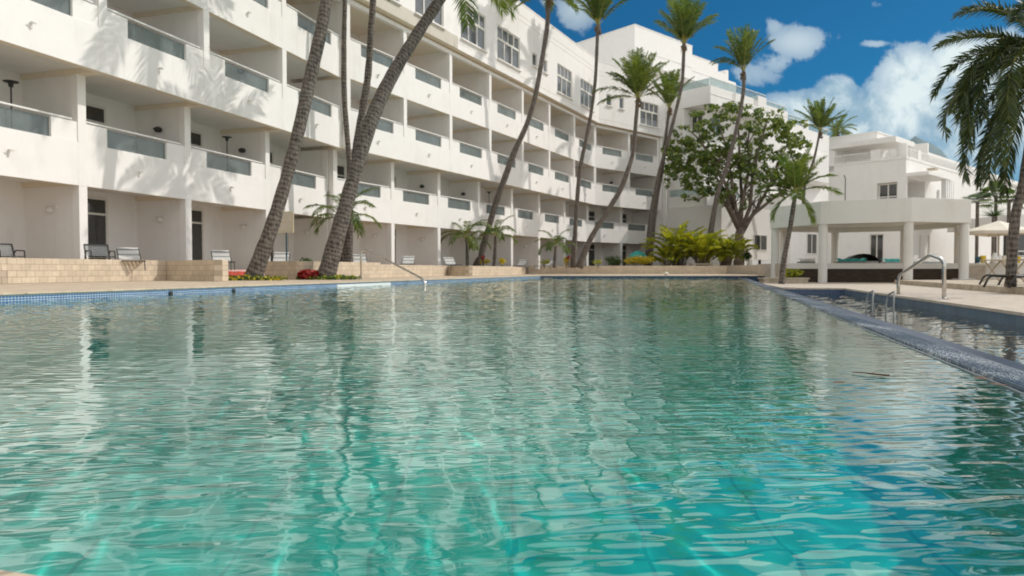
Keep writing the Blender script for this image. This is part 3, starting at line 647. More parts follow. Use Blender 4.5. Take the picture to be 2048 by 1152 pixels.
palm('dark trunked young palm in front of the gazebo', [(1563, 567, 26.4), (1568, 520, 26.4), (1580, 457, 26.4), (1587, 412, 26.4), (1591, 385, 26.4)], .10, .075, dict(n=9, L=1.7, e=(84, 60), dr=(20, 30), ll=.5, nl=46, wd=.035, hang=.3, ground=RZ, fr=[(180, 30, 1.5, 65), (175, 12, 1.4, 30), (4, 22, 1.8, 55), (-5, 45, 1.6, 50), (0, -40, 1.3, 45), (176, -25, 1.3, 60), (250, 10, 1.2, 60), (168, 50, 1.6, 60), (190, 40, 1.5, 80)]), seed=14, nuts=False, mat='palm_leaf')
# young arching palms along the terrace
def young(label, path, n, L, seed, ground, e=(72, 12), ll=.42):
    palm(label, path, .10, .06, dict(n=n, L=L, e=e, dr=(70, 105), ll=ll, nl=34, wd=.035, hang=.55, ground=ground, rr=.015), 'young arching palms on the terrace', 'palm_leaf', seed, nuts=False, name='young_palm')
young('young arching palm partly hidden behind the thickest trunk', [(688, 522, 27), (690, 480, 27), (688, 435, 27)], 13, 1.75, 21, .5)
young('young arching palm left of the pair beside the bent trunk', [(935, 528, 37), (934, 500, 37), (932, 478, 37)], 12, 1.75, 22, .5, (78, 10))
young('young arching palm right of the bent trunk with pale stem', [(988, 528, 37.5), (990, 500, 37.5), (991, 472, 37.5)], 11, 1.5, 23, .5, (80, 20))
young('young arching palm nearest the corner wing', [(1109, 530, 42), (1110, 510, 42), (1111, 492, 42)], 11, 1.4, 24, .5, (76, 10))

# big feathery palm on the right
def big_palm():
    rng = random.Random(31)
    base = P(2022, 500, 16); base.z = -.01
    e = empty('feathery_palm', base, 0, 'large dark feathery palm drooping into view at the right edge', 'palm tree')
    pts = [base, P(2030, 440, 16), P(2045, 370, 16), P(2070, 220, 16), P(2092, 105, 16)]
    tip, td = trunk_obj(e, [p-base for p in pts], .105, .085, flare=1.2)
    mb = MB()
    fr = [(178, 42, 2.5, 70), (186, 58, 2.4, 85), (170, 30, 2.7, 100), (182, 28, 2.9, 135), (176, 12, 3.0, 125), (192, 18, 2.9, 130), (168, 0, 3.0, 105), (184, -8, 3.2, 90), (176, -25, 3.4, 68), (190, -38, 3.4, 55), (170, -48, 3.4, 40), (186, -62, 3.3, 25),
          (210, 10, 2.9, 120), (150, 20, 2.9, 120), (220, 50, 2.6, 100), (205, -30, 3.2, 60)]
    fr += [(rng.uniform(-100, 120), rng.uniform(-10, 75), 2.8, 95) for _ in range(10)]
    for az, e0, L, dr in fr:
        b = tip+Vector((math.cos(math.radians(az))*.08, math.sin(math.radians(az))*.08, rng.uniform(-.2, .2)))
        for q in range(1):
            frond(mb, b, math.radians(az), math.radians(e0), L, math.radians(dr), .46, 74, hang=.5, wd=.034, rng=rng, vee=.15, pet=.08, pow_=1.0)
            frond(mb, b, math.radians(az), math.radians(e0), L, math.radians(dr), .40, 54, hang=.2, wd=.032, rng=rng, vee=.9, side=.5, pet=.10, pow_=1.0)
    mb.build('crown', ['palm_dark', 'rachis'], e, attr='rnd')
big_palm()

def leafball(mb, c, r, n, size, rng, mi=0, flat=1.0, shell=.5):
    for _ in range(n):
        while True:
            v = Vector((rng.uniform(-1, 1), rng.uniform(-1, 1), rng.uniform(-1, 1)))
            if v.length < 1 and v.length > shell*rng.random(): break
        p = Vector(c)+Vector((v.x*r[0], v.y*r[1], v.z*r[2]))
        nn = (v.normalized()+Vector((rng.uniform(-1, 1), rng.uniform(-1, 1), rng.uniform(-.2, 1.2)))*.9).normalized()
        a = nn.orthogonal().normalized(); a = (Matrix.Rotation(rng.uniform(0, 6.28), 3, nn)@a); b = nn.cross(a)
        s = size*rng.uniform(.6, 1.25)
        mb.add([p-a*s*.5, p-a*s*.15+b*s*.36, p+a*s*.35+b*s*.3, p+a*s*.62, p+a*s*.35-b*s*.3, p-a*s*.15-b*s*.36], [(0, 1, 2, 3, 4, 5)], mi, rng.random())
def tree():
    rng = random.Random(5)
    base = P(1478, 500, 53); base.z = .5
    e = empty('leafy_tree', base, 0, 'broad green leafy tree with many bare forking stems before the tower', 'tree')
    mt = MB(); ml = MB(); mg = base
    top_ = [P(px, py, 53) for px, py in ((1478, 455), (1476, 440))]
    tips = []
    def limb(pts, r0, r1): mt.tube([q-mg for q in pts], [r0+(r1-r0)*i/(len(pts)-1) for i in range(len(pts))], 8)
    limb([base, P(1480, 500, 53), P(1478, 470, 53), P(1482, 455, 53)], .42, .3)
    forks = [((1480, 462), (1462, 420), (1448, 380), (1430, 350), (1400, 320)), ((1480, 462), (1470, 410), (1462, 350), (1455, 300), (1440, 255)), ((1481, 460), (1484, 400), (1480, 340), (1478, 280), (1475, 235)),
             ((1482, 460), (1500, 415), (1505, 350), (1520, 290), (1535, 240)), ((1483, 462), (1512, 420), (1535, 380), (1555, 330), (1580, 280)), ((1480, 465), (1455, 415), (1440, 390), (1420, 385), (1395, 400)),
             ((1482, 470), (1505, 430), (1540, 402), (1560, 385), (1585, 370)), ((1478, 440), (1490, 380), (1500, 330), (1495, 290), (1500, 250)), ((1470, 420), (1452, 370), (1430, 330), (1400, 280), (1380, 262))]
    for fi, fk in enumerate(forks):
        d = [49+rng.uniform(-.3, .3)*k*1.6 for k in range(len(fk))]; d = [53+(rng.uniform(-1, 1)*.6)*k for k in range(len(fk))]
        pts = [P(x, y, dd) for (x, y), dd in zip(fk, d)]; limb(pts, .17, .05); tips += pts[2:]
        for k in (1, 2, 3):
            for _ in range(3):
                q = pts[k]+Vector((rng.uniform(-1.2, 1.2), rng.uniform(-1.2, 1.2), rng.uniform(.3, 1.3))); limb([pts[k], (pts[k]+q)/2+Vector((0, 0, .15)), q], .06, .02)
                if k > 1: tips.append(q)
    cl = [(1345, 330), (1350, 300), (1365, 345), (1385, 300), (1385, 265), (1410, 245), (1440, 232), (1470, 225), (1505, 232), (1540, 240), (1562, 255), (1590, 280), (1600, 300), (1575, 320), (1545, 330), (1400, 360), (1380, 385),
          (1430, 340), (1460, 330), (1490, 320), (1520, 300), (1440, 290), (1480, 270), (1530, 270), (1405, 320), (1560, 290), (1500, 355), (1530, 355), (1455, 370), (1420, 300), (1370, 320), (1555, 350), (1470, 300), (1510, 330), (1590, 260), (1425, 265), (1400, 340), (1440, 320), (1350, 350), (1390, 300)]
    for x, y in cl:
        for _ in range(10): tips.append(P(x+rng.uniform(-24, 24), y+rng.uniform(-20, 20), 53+rng.uniform(-2.0, 2.0)))
    for _ in range(80):
        a = rng.uniform(0, math.pi*2); rx = 122+rng.uniform(-14, 30); tips.append(P(1475+math.cos(a)*rx, 310-math.sin(a)*abs(rng.uniform(64, 106)), 53+rng.uniform(-2, 2)))
    for q in tips:
        r = rng.uniform(.16, .40); leafball(ml, q-mg, (r*1.1, r*1.1, r*.8), int(28*r/.34), .215, rng, shell=.3)
    mt.build('trunk', 'bark2', e, smooth=True, attr='ring'); ml.build('crown', 'tree_leaf', e, attr='rnd')
tree()
def bush(name, label, cat, c, r, n, size, mat, seed, group=None, base=None):
    rng = random.Random(seed); e = empty(name, (c[0], c[1], base if base is not None else c[2]-r[2]), 0, label, cat, group)
    o = Vector(e.location); mb = MB()
    for _ in range(9):
        d = Vector((rng.uniform(-.55, .55)*r[0], rng.uniform(-.5, .5)*r[1], rng.uniform(-.4, .45)*r[2]))
        leafball(mb, Vector(c)-o+d, (r[0]*.55, r[1]*.55, r[2]*.6), n//9, size, rng)
    mb.build('foliage', mat, e, attr='rnd')
    st = MB()
    for _ in range(6):
        a = rng.uniform(0, 6.28); st.tube([(math.cos(a)*.03, math.sin(a)*.03, -.02), (math.cos(a)*r[0]*.4, math.sin(a)*r[1]*.4, (c[2]-o.z)*1.0)], .012, 5)
    st.build('stem', 'bark2', e); return e
def areca(label, px, py, d, n, L, seed, ground=.5, mat='areca', e=(88, 38)):
    rng = random.Random(seed); base = P(px, py, d); base.z = ground
    em = empty('areca_palm', base, 0, label, 'palm plant', 'yellow green palms beyond the far wall')
    mb = MB(); st = MB()
    for i in range(n):
        a = 2*math.pi*i*.382; r = rng.uniform(.1, .45); b = Vector((math.cos(a)*r, math.sin(a)*r, 0)); h = rng.uniform(.3, 1.3)*L/2.4
        st.tube([b, b*1.3+Vector((0, 0, h))], .03, 6)
        t = i/n
        frond(mb, b*1.3+Vector((0, 0, h)), a+rng.uniform(-.3, .3), math.radians(e[0]*(1-t)+e[1]*t), L*rng.uniform(.75, 1.1), math.radians(rng.uniform(45, 85)), .46, 30, hang=.25, wd=.075, rng=rng, vee=.7)
    mb.build('foliage', [mat, 'rachis'], em, attr='rnd'); st.build('stem', 'bark2', em)
areca('tallest yellow green palm clump at the left of the group', 1358, 520, 49.5, 44, 2.7, 41)
areca('yellow green palm clump in the middle of the group', 1405, 522, 48.5, 42, 2.1, 42)
areca('yellow green palm clump at the foot of the leafy tree', 1452, 522, 48.5, 42, 2.0, 43)
areca('low yellow green palm clump beside the golden bush', 1336, 526, 48.6, 18, 1.2, 44)
bush('bush', 'dark green rounded bush left of the golden bush', 'bush', P(1227, 522, 49), (.62, .5, .42), 700, .10, 'bush_leaf', 51, base=.5)
bush('golden_bush', 'bright golden yellow bush beyond the far end of the pool', 'bush', P(1277, 521, 48), (1.1, .5, .38), 1500, .10, 'gold_leaf', 52, base=.5)
bush('small_bush', 'small green bush under the right side of the leafy tree', 'bush', P(1496, 513, 49.5), (.35, .3, .45), 350, .12, 'bush_leaf', 53, base=.5)
bush('fern_bush', 'yellow green fern bush in the trough behind the dark palm trunk', 'bush', P(1583, 546, 28.2), (.42, .35, .25), 500, .09, 'areca', 54, base=RZ+.22)
for i, (px, py, d, w, h, mt, lb) in enumerate([(970, 522, 37.5, .3, .2, 'gold_leaf', 'yellow leafed croton between the two young palms'), (1005, 522, 37.8, .25, .2, 'gold_leaf', 'yellow croton just right of the pale stemmed young palm'),
        (1088, 524, 42, .45, .18, 'areca', 'low yellow green croton left of the last young palm'), (1133, 522, 43.5, .25, .3, 'gold_leaf', 'yellow and red croton left of the crossing palm trunks'), (1197, 523, 46, .55, .22, 'areca', 'yellow green croton right of the bent palm base'),
        (966, 515, 37.3, .12, .14, 'red_leaf', 'small red flowering plant beside the bent palm base'), (1137, 515, 43.3, .12, .14, 'red_leaf', 'small red flowering plant between the crossing palm trunks')]):
    bush('croton_plant', lb, 'plant', P(px, py, d), (w, w, h), 160, .08, mt, 60+i, 'croton plants in the planting beds', base=.5)
def cover(label, cx, cy, rx, ry, mat, mat2, seed, z=DZ):
    rng = random.Random(seed); mb = MB()
    for i in range(900):
        a = rng.uniform(0, 6.28); r = math.sqrt(rng.random()); x = cx+math.cos(a)*rx*r; y = cy+math.sin(a)*ry*r; h = rng.uniform(.03, .17)*(1-.5*r)
        leafball(mb, (x, y, z+h), (.02, .02, .02), 1, .07, rng, mi=1 if rng.random() < .35 else 0)
    mb.build('ground_cover', [mat, mat2], attr='rnd').__setitem__('kind', 'stuff')
b1 = P(505, 552, 19.3); cover('', b1.x+.0, b1.y-.1, 1.0, .55, 'bush_leaf', 'gold_leaf', 71)
b2 = P(651, 553, 20.6); cover('', b2.x+.1, b2.y-.05, .95, .45, 'bush_leaf', 'areca', 72)
bush('red_plant', 'deep red leafed plant at the left foot of the thickest palm', 'plant', P(616, 549, 20.35), (.36, .2, .15), 700, .12, 'red_leaf', 73, base=DZ)
bush('small_bush', 'tiny green bush on the wall left of the thickest palm', 'bush', P(612, 523, 24.0), (.25, .2, .14), 150, .07, 'bush_leaf', 74, base=.5)

# ------------------------------------------------------------------ furniture on the terrace
def lounger_proto():
    e = empty('sun_lounger', (0, 0, 0))
    fr = MB()
    for y in (-.31, .31):
        fr.tube([(-.95, y, .30), (.25, y, .30), (.30, y, .31)], .018, 6); fr.tube([(.25, y, .30), (.95, y, .72)], .018, 6)
    for x in (-.95, .25): fr.tube([(x, -.31, .30), (x, .31, .30)], .018, 6)
    fr.tube([(.95, -.31, .72), (.95, .31, .72)], .018, 6); fr.build('frame', 'metal_dark', e)
    for x in (-.75, .45):
        for y in (-.3, .3):
            lg = MB(); lg.tube([(x, y, .30), (x-.05, y*1.05, 0)], .016, 6); lg.build('leg', 'metal_dark', e)
    st = MB()
    for i in range(11):
        x = -.92+i*.105; st.box(x, x+.075, -.30, .30, .305, .315, i % 3 == 0)
    st.build('seat_straps', ['strap_white', 'strap_grey'], e)
    st = MB(); c, s_ = math.cos(.54), math.sin(.54)
    for i in range(8):
        x = .28+i*.095
        q = [(x, .305+(x-.25)*.6), (x+.07, .305+(x+.07-.25)*.6)]
        st.add([(q[0][0], -.3, q[0][1]+.01), (q[1][0], -.3, q[1][1]+.01), (q[1][0], .3, q[1][1]+.01), (q[0][0], .3, q[0][1]+.01)], [(0, 1, 2, 3)], 0 if i % 3 else 1)
    st.build('backrest', ['strap_white', 'strap_grey'], e)
    return e
def chair_proto():
    e = empty('slatted_chair', (0, 0, 0))
    fr = MB()
    for y in (-.32, .32):
        fr.tube([(-.3, y, 0), (-.3, y, .42), (-.28, y, .60), (.2, y, .62), (.32, y, .5), (.34, y, .3)], .02, 6); fr.tube([(.2, y, 0), (.25, y, .38), (.42, y, .82)], .02, 6)
    fr.tube([(.42, -.32, .82), (.42, .32, .82)], .02, 6); fr.tube([(-.3, -.32, .42), (-.3, .32, .42)], .02, 6); fr.build('frame', 'metal_dark', e)
    st = MB()
    for i in range(7): st.box(-.3+i*.08, -.25+i*.08, -.31, .31, .40, .415)
    st.build('seat', 'strap_white', e)
    st = MB()
    for i in range(7):
        z = .47+i*.05; x = .275+(z-.38)*.39; st.box(x, x+.012, -.31, .31, z, z+.032)
    st.build('backrest', 'strap_grey', e)
    return e
lg0 = lounger_proto(); ch0 = chair_proto()
lst = [(15, 17.0, 1, 'slatted terrace chair cut by the left edge of the view', 'c', 200), (201, 17.6, 0, 'slatted lounge chair in the doorway bay left of the stacked lounger', 'c', 120), (262, 18.3, 0, 'sun lounger with raised back standing second from the left bay column', 'l', 250),
       (446, 20.9, 0, 'sun lounger draped with straps left of the thick leaning palm', 'l', 320), (560, 23.4, 0, 'sun lounger in the bay behind the slatted sign board', 'l', 240), (722, 26.8, 0, 'sun lounger right behind the young palm and thickest trunk', 'l', 250),
       (815, 30.2, 0, 'sun lounger seen over the lower part of the sloping steel handrail', 'l', 310), (905, 33.8, 0, 'sun lounger left of the first slender young palm', 'l', 330), (1040, 41.5, 0, 'sun lounger in the bay between the young palms', 'l', 300), (1088, 45, 0, 'sun lounger farthest along the terrace near the wing', 'l', 280)]
fl, fc = True, True
for px, d, _, lb, k, az in lst:
    pr = lg0 if k == 'l' else ch0
    if (k == 'l' and fl) or (k == 'c' and fc): o = pr
    else: o = copy_tree(pr)
    if k == 'l': fl = False
    else: fc = False
    p = P(px, 539, d); o.location = (p.x, p.y, TZ+.06); o.rotation_euler = (0, 0, math.atan2(p.y, p.x)+math.radians((az % 70)-35)); o.location.z = TZ
    o.scale = (.84, .84, .80); tag(o, lb, 'lounger' if k == 'l' else 'chair', 'sun loungers on the ground floor terrace' if k == 'l' else 'slatted chairs on the ground floor terrace')
# teal shade beyond golden bush
c_ = P(1276, 520, 51); e = empty('teal_parasol', (c_.x, c_.y, .5), 0, 'small teal parasol behind the golden bush', 'parasol')
mb = MB(); mb.lathe([(.75, .72), (.70, .86), (.45, 1.10), (.08, 1.25), (.02, 1.27)], 10); mb.build('canopy', 'teal_cloth', e); mb = MB(); mb.tube([(0, 0, 0), (0, 0, 1.2)], .025, 8); mb.build('pole', 'rail', e)
# sign
sp = P(572, 523, 23.0); e = empty('sign_board', (sp.x, sp.y, .5), math.radians(-8), 'cream slatted board on a dark blue post beside the thick leaning palm', 'sign')
zt = P(572, 423, 23).z-.5; zb_ = P(572, 466, 23).z-.5
mb = MB(); mb.box(-.28, .28, -.02, .02, zb_, zt); mb.build('board', 'sign', e, bevel=.01)
mb = MB()
for i in range(9):
    for j, (a, b) in enumerate(((zb_+.08, zb_+.34), (zb_+.38, zt-.06))): mb.box(-.22+i*.05, -.195+i*.05, -.032, -.021, a, b)
mb.build('slats', 'canvas', e); mb = MB(); mb.tube([(0, .045, -.02), (0, .045, zb_+.5)], .025, 10); mb.build('post', 'blue_metal', e)

# ------------------------------------------------------------------ pool fittings
def tubething(name, label, cat, pts, r, base, mat='steel', extra=None):
    e = empty(name, base, 0, label, cat)
    mb = MB(); b = Vector(base); mb.tube([Vector(p)-b for p in pts], r, 12); mb.build('tube', mat, e, smooth=True); return e, b
def arc(pts, n=6):
    P_ = [Vector(p) for p in pts]; out = [P_[0]]
    for i in range(1, len(P_)-1):
        a, b, c = P_[i-1], P_[i], P_[i+1]; r = min((b-a).length, (c-b).length)*.4; p = b+(a-b).normalized()*r; q = b+(c-b).normalized()*r
        for k in range(n+1):
            t = k/n; out.append(p*(1-t)**2+b*2*t*(1-t)+q*t*t)
    out.append(P_[-1]); return out
d = 21.5
q0 = P(722, 558, d); q1 = P(722, 503, d); q2 = P(733, 498.5, d); q3 = P(850, 560, 18.6); q4 = Vector((q3.x+.05, q3.y, -.35))
q0.z = DZ
e, b = tubething('pool_handrail', 'sloping steel handrail going down into the pool from the left deck', 'handrail', arc([q0, q1, q2, q3, q4]), .030, q0)
mb = MB(); mb.lathe([(.06, .0), (.06, .015), (.03, .03)], 14); mb.build('flange', 'steel', e)
# right handrail
d = 12.6
q0 = P(1888, 600, d); q0.z = RZ; q1 = P(1888, 520, d); q2 = P(1862, 509, d+.1); q3 = P(1797, 552, d+2.6); q4 = Vector((q3.x, q3.y, RZ))
q3b = P(1793, 556, d+2.7)
e, b = tubething('deck_handrail', 'curved steel handrail on the lower deck before the gazebo', 'handrail', arc([q0, q1, q2, q3, q4], 8), .035, q0)
mb = MB(); mb.lathe([(.08, .0), (.08, .015), (.04, .03)], 14); mb.build('flange', 'steel', e)
# ladder in catch basin
d = 11.0
e = None
for i, px in enumerate((1745, 1787)):
    q0 = P(px, 632, d-i*.5); q0.z = -.8; q1 = Vector((q0.x, q0.y, -.06)); q2 = Vector((q0.x+.07, q0.y+.1, .06)); q3 = Vector((q0.x+.16, q0.y+.5, -.02)); q4 = Vector((q0.x+.2, q0.y+.62, -.9))
    if e is None: e = empty('pool_ladder', q0, 0, 'pair of curved steel grab rails rising from the lower basin', 'ladder'); b = q0.copy()
    mb = MB(); mb.tube([p-b for p in arc([q0, q1, q2, q3, q4])], .013, 10); mb.build('grab_rail', 'strap_grey', e, smooth=True)
# white step tile panel, wall fittings
mb = MB(); a = math.atan2(1, .305); s0 = P(728, 569, 20.6).y; s1 = P(808, 569, 18.5)
ya, yb = 15.6, 18.1
mb.box(0, math.hypot(yb-ya, .305*(yb-ya)), -.012, .004, 0, .095); o = mb.build('pool_marker_panel', 'rail', None, (LE(ya)+.01, ya, -.045), a); tag(o, 'white tiled panel set in the blue mosaic below the handrail', 'panel')
for i, (y_, lb) in enumerate(((10.9, 'small dark inlet fitting in the blue mosaic nearest the left edge'), (12.3, 'small dark inlet fitting in the mosaic below the thick leaning palm'))):
    mb = MB(); mb.lathe([(.035, 0), (.035, .012), (.015, .02)], 12); o = mb.build('pool_inlet', 'metal_dark', None, (LE(y_)+.02, y_, .02), 0); o.rotation_euler = (math.pi/2, 0, a); tag(o, lb, 'inlet', 'pool inlet fittings')
bl = MB(); bl.lathe([(.05, 0), (.12, .05), (.12, .12), (.04, .17)], 12); o = bl.build('ball', 'canvas', None, (P(1332, 548, 33.3).x, 33.25, DZ+.016), 0, True); tag(o, 'small pale ball on the far pool edge', 'ball')
# leaves and twig floating
def leaf(px, py, sz, rot, lb):
    yy = H*F/(py-539); xx = (px-1024)/F*yy; mb = MB(); n = 8; up = []
    for i in range(n+1):
        t = i/n; w_ = math.sin(math.pi*t**.8)*.32; up.append((t-.5, w_, .012*math.sin(t*3)+.05*abs(t-.5)))
    vs = up+[(x_, -y_, z_) for x_, y_, z_ in up[::-1]]; cen = [(t[0], 0, t[2]-.03) for t in up]
    m_ = len(up); vs = up+cen+[(x_, -y_, z_) for x_, y_, z_ in up]
    fs = [(i, i+1, m_+i+1, m_+i) for i in range(m_-1)]+[(m_+i, m_+i+1, 2*m_+i+1, 2*m_+i) for i in range(m_-1)]
    mb.add([(a_*sz, b_*sz, c_*sz+.005) for a_, b_, c_ in vs], fs)
    tag(mb.build('fallen_leaf', 'brown_leaf', None, (xx, yy, .004), rot, True), lb, 'leaf', 'dead leaves floating by the overflow edge')
leaf(1682, 771, .05, .3, 'curled brown leaf floating farthest from the ribbed edge')
leaf(1965, 762, .07, 1.0, 'dark curled leaf against the ribbed edge, upper of two')
leaf(2000, 775, .06, 2.0, 'dark curled leaf against the ribbed edge, lower of two')
leaf(1667, 701, .035, 2.0, 'tiny brown leaf near the middle of the ribbed edge reflection')
yy = H*F/(752-539); xx = (1745-1024)/F*yy
mb = MB(); mb.tube([(-.045, .05, .004), (-.02, .02, .006), (.01, -.01, .005), (.045, -.04, .005)], [.0015, .002, .003, .004], 6); mb.tube([(.0, 0, .004), (.025, .03, .005)], .0015, 5)
tag(mb.build('twig', 'brown_leaf', None, (xx, yy, .002), 0, True), 'thin brown twig floating between the dead leaves', 'twig')

# ------------------------------------------------------------------ gazebo
gc = Vector((15.9, 31.25)); R = 4.15
gz = empty('gazebo', (gc.x, gc.y, RZ), 0, 'octagonal white gazebo with deep flat roof band on round columns', 'gazebo')
ang = [math.radians(90-8.5+22.5+45*k) for k in range(8)]
zs0 = .39+1.86; zs1 = .39+2.80
P1g, P2g, P3g, P4g = (11.75, 31.7), (12.67, 28.6), (15.54, 27.1), (18.35, 27.85)
oc = [P1g, P2g, P3g, P4g, (19.95, 30.7), (19.15, 33.8), (16.35, 35.4), (13.2, 34.4)]
mb = MB()
cen = (sum(p[0] for p in oc)/8, sum(p[1] for p in oc)/8)
def ins_(p, k): return (p[0]+(cen[0]-p[0])*k, p[1]+(cen[1]-p[1])*k)
n = 8
outer = [(p[0]-gc.x, p[1]-gc.y) for p in oc]; inn = [(ins_(p, .09)[0]-gc.x, ins_(p, .09)[1]-gc.y) for p in oc]
vs = [(x, y, zs0-RZ) for x, y in outer]+[(x, y, zs1-RZ) for x, y in outer]+[(x, y, zs0-RZ) for x, y in inn]+[(x, y, zs0+.25-RZ) for x, y in inn]
fs = [(i, (i+1) % n, n+(i+1) % n, n+i) for i in range(n)]+[(i, 2*n+i, 2*n+(i+1) % n, (i+1) % n) for i in range(n)]+[(2*n+i, 3*n+i, 3*n+(i+1) % n, 2*n+(i+1) % n) for i in range(n)]
fs += [tuple(n+i for i in range(n)), tuple(3*n+i for i in range(n))[::-1]]
mb.add(vs, fs); mb.build('roof', 'gaz', gz, bevel=.01)
lvl = [.02, RZ, -.01, .02, .66, .66, .66, .66]
for k, p in enumerate(oc):
    q = ins_(p, .055); b0 = lvl[k]
    mb = MB(); mb.lathe([(.175, b0-RZ), (.175, zs0-RZ)], 28, (q[0]-gc.x, q[1]-gc.y)); mb.build('column', 'gaz', gz, smooth=False)
    if k in (0, 3):
        mb = MB(); mb.box(q[0]-gc.x-.3, q[0]-gc.x+.3, q[1]-gc.y-.3, q[1]-gc.y+.3, 0.0 if k == 0 else .15, b0-RZ+.0); mb.build('plinth', 'gaz', gz, bevel=.01)
# raised terrace under/behind gazebo
def wallthing(name, label, p0, p1, z0, z1, th, mat, capmat=None, capz=.24):
    a = math.atan2(p1[1]-p0[1], p1[0]-p0[0]); Ln = math.hypot(p1[0]-p0[0], p1[1]-p0[1]); e = empty(name, (p0[0], p0[1], z0), a, label, 'wall')
    mb = MB(); mb.box(0, Ln, 0.04, th, 0, z1-z0-capz); mb.build('wall_face', mat, e)
    if capmat: mb = MB(); mb.box(-.02, Ln+.02, 0, th+.02, z1-z0-capz, z1-z0); mb.build('cap', capmat, e, bevel=.01)
wallthing('terrace_wall', 'dark ledge stone wall with pale cap passing through the gazebo', (11.9, 29.9), (19.1, 29.7), RZ, .66, .3, 'stone_dark', 'gaz')
tag((lambda mb: (mb.prism([(11.9, 30.2), (19.1, 30.0), (19.3, 29.7), (60, 22), (60, 60), (14.3, 60), (14.3, 37), (12, 34)], RZ+.01, .655), mb.build('raised_terrace', 'deck2'))[1])(MB()), kind='structure')
wallthing('terrace_wall', 'plain grey rendered wall below the bar terrace at right', (19.15, 29.75), (34, 26), RZ, .66, .3, 'gaz', 'gaz', .1)
# planter trough at column
pt = P(1568, 562, 28.0); e = empty('stone_trough', (pt.x, pt.y, RZ), 0, 'low stone planting trough behind the dark palm trunk', 'planter'); mb = MB(); mb.box(-.9, .85, -.3, .3, 0, .16); mb.box(-.95, .9, -.34, .34, .16, .22); mb.build('trough', 'terracotta', e, bevel=.01)
# things on gazebo terrace
def cushion(px, d, w, mat, lb, h=.12, base=None):
    p = P(px, 525, d); e = empty('daybed', (p.x, p.y, .66), math.radians(-10), lb, 'daybed')
    mb = MB(); mb.box(-w/2, w/2, -.35, .35, 0, .12); mb.build('base', 'strap_grey', e, bevel=.02)
    mb = MB()
    nx = 12
    for i in range(nx):
        x0 = -w/2+w*i/nx; x1 = x0+w/nx; z0 = .13+h*(.8+.4*math.sin(i*1.7)); z1 = .13+h*(.8+.4*math.sin((i+1)*1.7))
        mb.add([(x0, -.33, .12), (x1, -.33, .12), (x1, -.3, z1), (x0, -.3, z0), (x1, .3, z1*1.05), (x0, .3, z0*1.05)], [(0, 1, 2, 3), (3, 2, 4, 5)])
    mb.build('cushion', mat, e)
cushion(1700, 34, 1.3, 'teal_cloth', 'daybed with crumpled turquoise towel in the middle of the gazebo terrace'); cushion(1785, 35, .9, 'teal_cloth', 'daybed with turquoise towel behind the middle gazebo column')
cushion(1612, 34.5, .7, 'strap_white', 'daybed with white towel at the left of the gazebo terrace'); cushion(1850, 35, 1.4, 'strap_white', 'daybed with white cushion behind the curved steel handrail')
p = P(1722, 525, 36); e = empty('dark_shell_chair', (p.x, p.y, .66), 0, 'rounded dark shell chair behind the turquoise daybed', 'chair')
mb = MB()
for i in range(10):
    a0 = math.pi*i/10; a1 = math.pi*(i+1)/10
    mb.add([(math.cos(a0)*.85, -.3, math.sin(a0)*.55), (math.cos(a1)*.85, -.3, math.sin(a1)*.55), (math.cos(a1)*.8, .4, math.sin(a1)*.5), (math.cos(a0)*.8, .4, math.sin(a0)*.5), (0, .42, 0)], [(0, 1, 2, 3), (3, 2, 4)])
mb.build('shell', 'metal_dark', e); mb = MB(); mb.box(-.75, .75, -.3, .4, 0, .16); mb.build('seat', 'strap_grey', e)
for i, (px, w_, lb) in enumerate(((1510, .28, 'small white planter box left of the larger one by the gazebo'), (1527, .45, 'larger white planter box beside the leftmost gazebo column'))):
    p = P(px, 530, 44); mb = MB(); mb.box(-w_/1, w_/1, -.3, .3, 0, .42); mb.box(-w_-.02, w_+.02, -.32, .32, .42, .46); tag(mb.build('planter_box', 'rail', None, (p.x, p.y, .55), bevel=.01), lb, 'planter', 'white planter boxes by the gazebo')
p = P(1402, 526, 47.5); e = empty('stone_bench', (p.x, p.y, .55), 0, 'low stone bench under the yellow green palms', 'bench'); mb = MB(); mb.box(-.75, .75, -.2, .2, .16, .26); mb.build('seat', 'terracotta', e)
for x_ in (-.6, .6): mb = MB(); mb.box(x_-.08, x_+.08, -.15, .15, 0, .16); mb.build('leg', 'terracotta', e)

# ------------------------------------------------------------------ white tower with stepped terraces
UA = math.radians(48); ur = Vector((math.sin(UA), math.cos(UA), 0)); vr = Vector((-math.cos(UA), math.sin(UA), 0)); RZA = math.pi/2-UA
tw = empty('tower_building', (0, 0, 0), 0, 'tall white hotel tower stepping down in terraces behind the leafy tree', 'building')
def bpart(e, name, boxes, O, mat='white_cool', bevel=0):
    mb = MB()
    for b_ in boxes: mb.box(*b_)
    return mb.build(name, mat, e, (O[0]-e.location.x, O[1]-e.location.y, -e.location.z), RZA, bevel=bevel)
O1 = (11.54, 66.0)
bpart(tw, 'upper_block', [(0, 9.5, 0, 14, 20.0, 23.4), (9.502, 14.4, 0, 12, 20.0, 22.5), (14.402, 16.0, 0, 12, 19.5, 21.75), (16.002, 16.5, 0, 12, 19.5, 22.25), (16.502, 18.1, 0, 12, 19.5, 21.2)], O1)
bpart(tw, 'roof_coping', [(-.04, 9.54, -.04, .3, 23.4, 23.48), (-.04, .3, .302, 14, 23.4, 23.48), (9.56, 14.44, -.04, .3, 22.502, 22.57)], O1)
bpart(tw, 'tower_wall', [(1.2, 20, 1.6, 14, 0, 19.99)], O1)
bpart(tw, 'string_course', [(-.03, 9.5, -.035, -.002, 21.2, 21.26), (9.52, 18, -.035, -.002, 20.9, 20.96)], O1)
O2 = (16.44, 58.0)
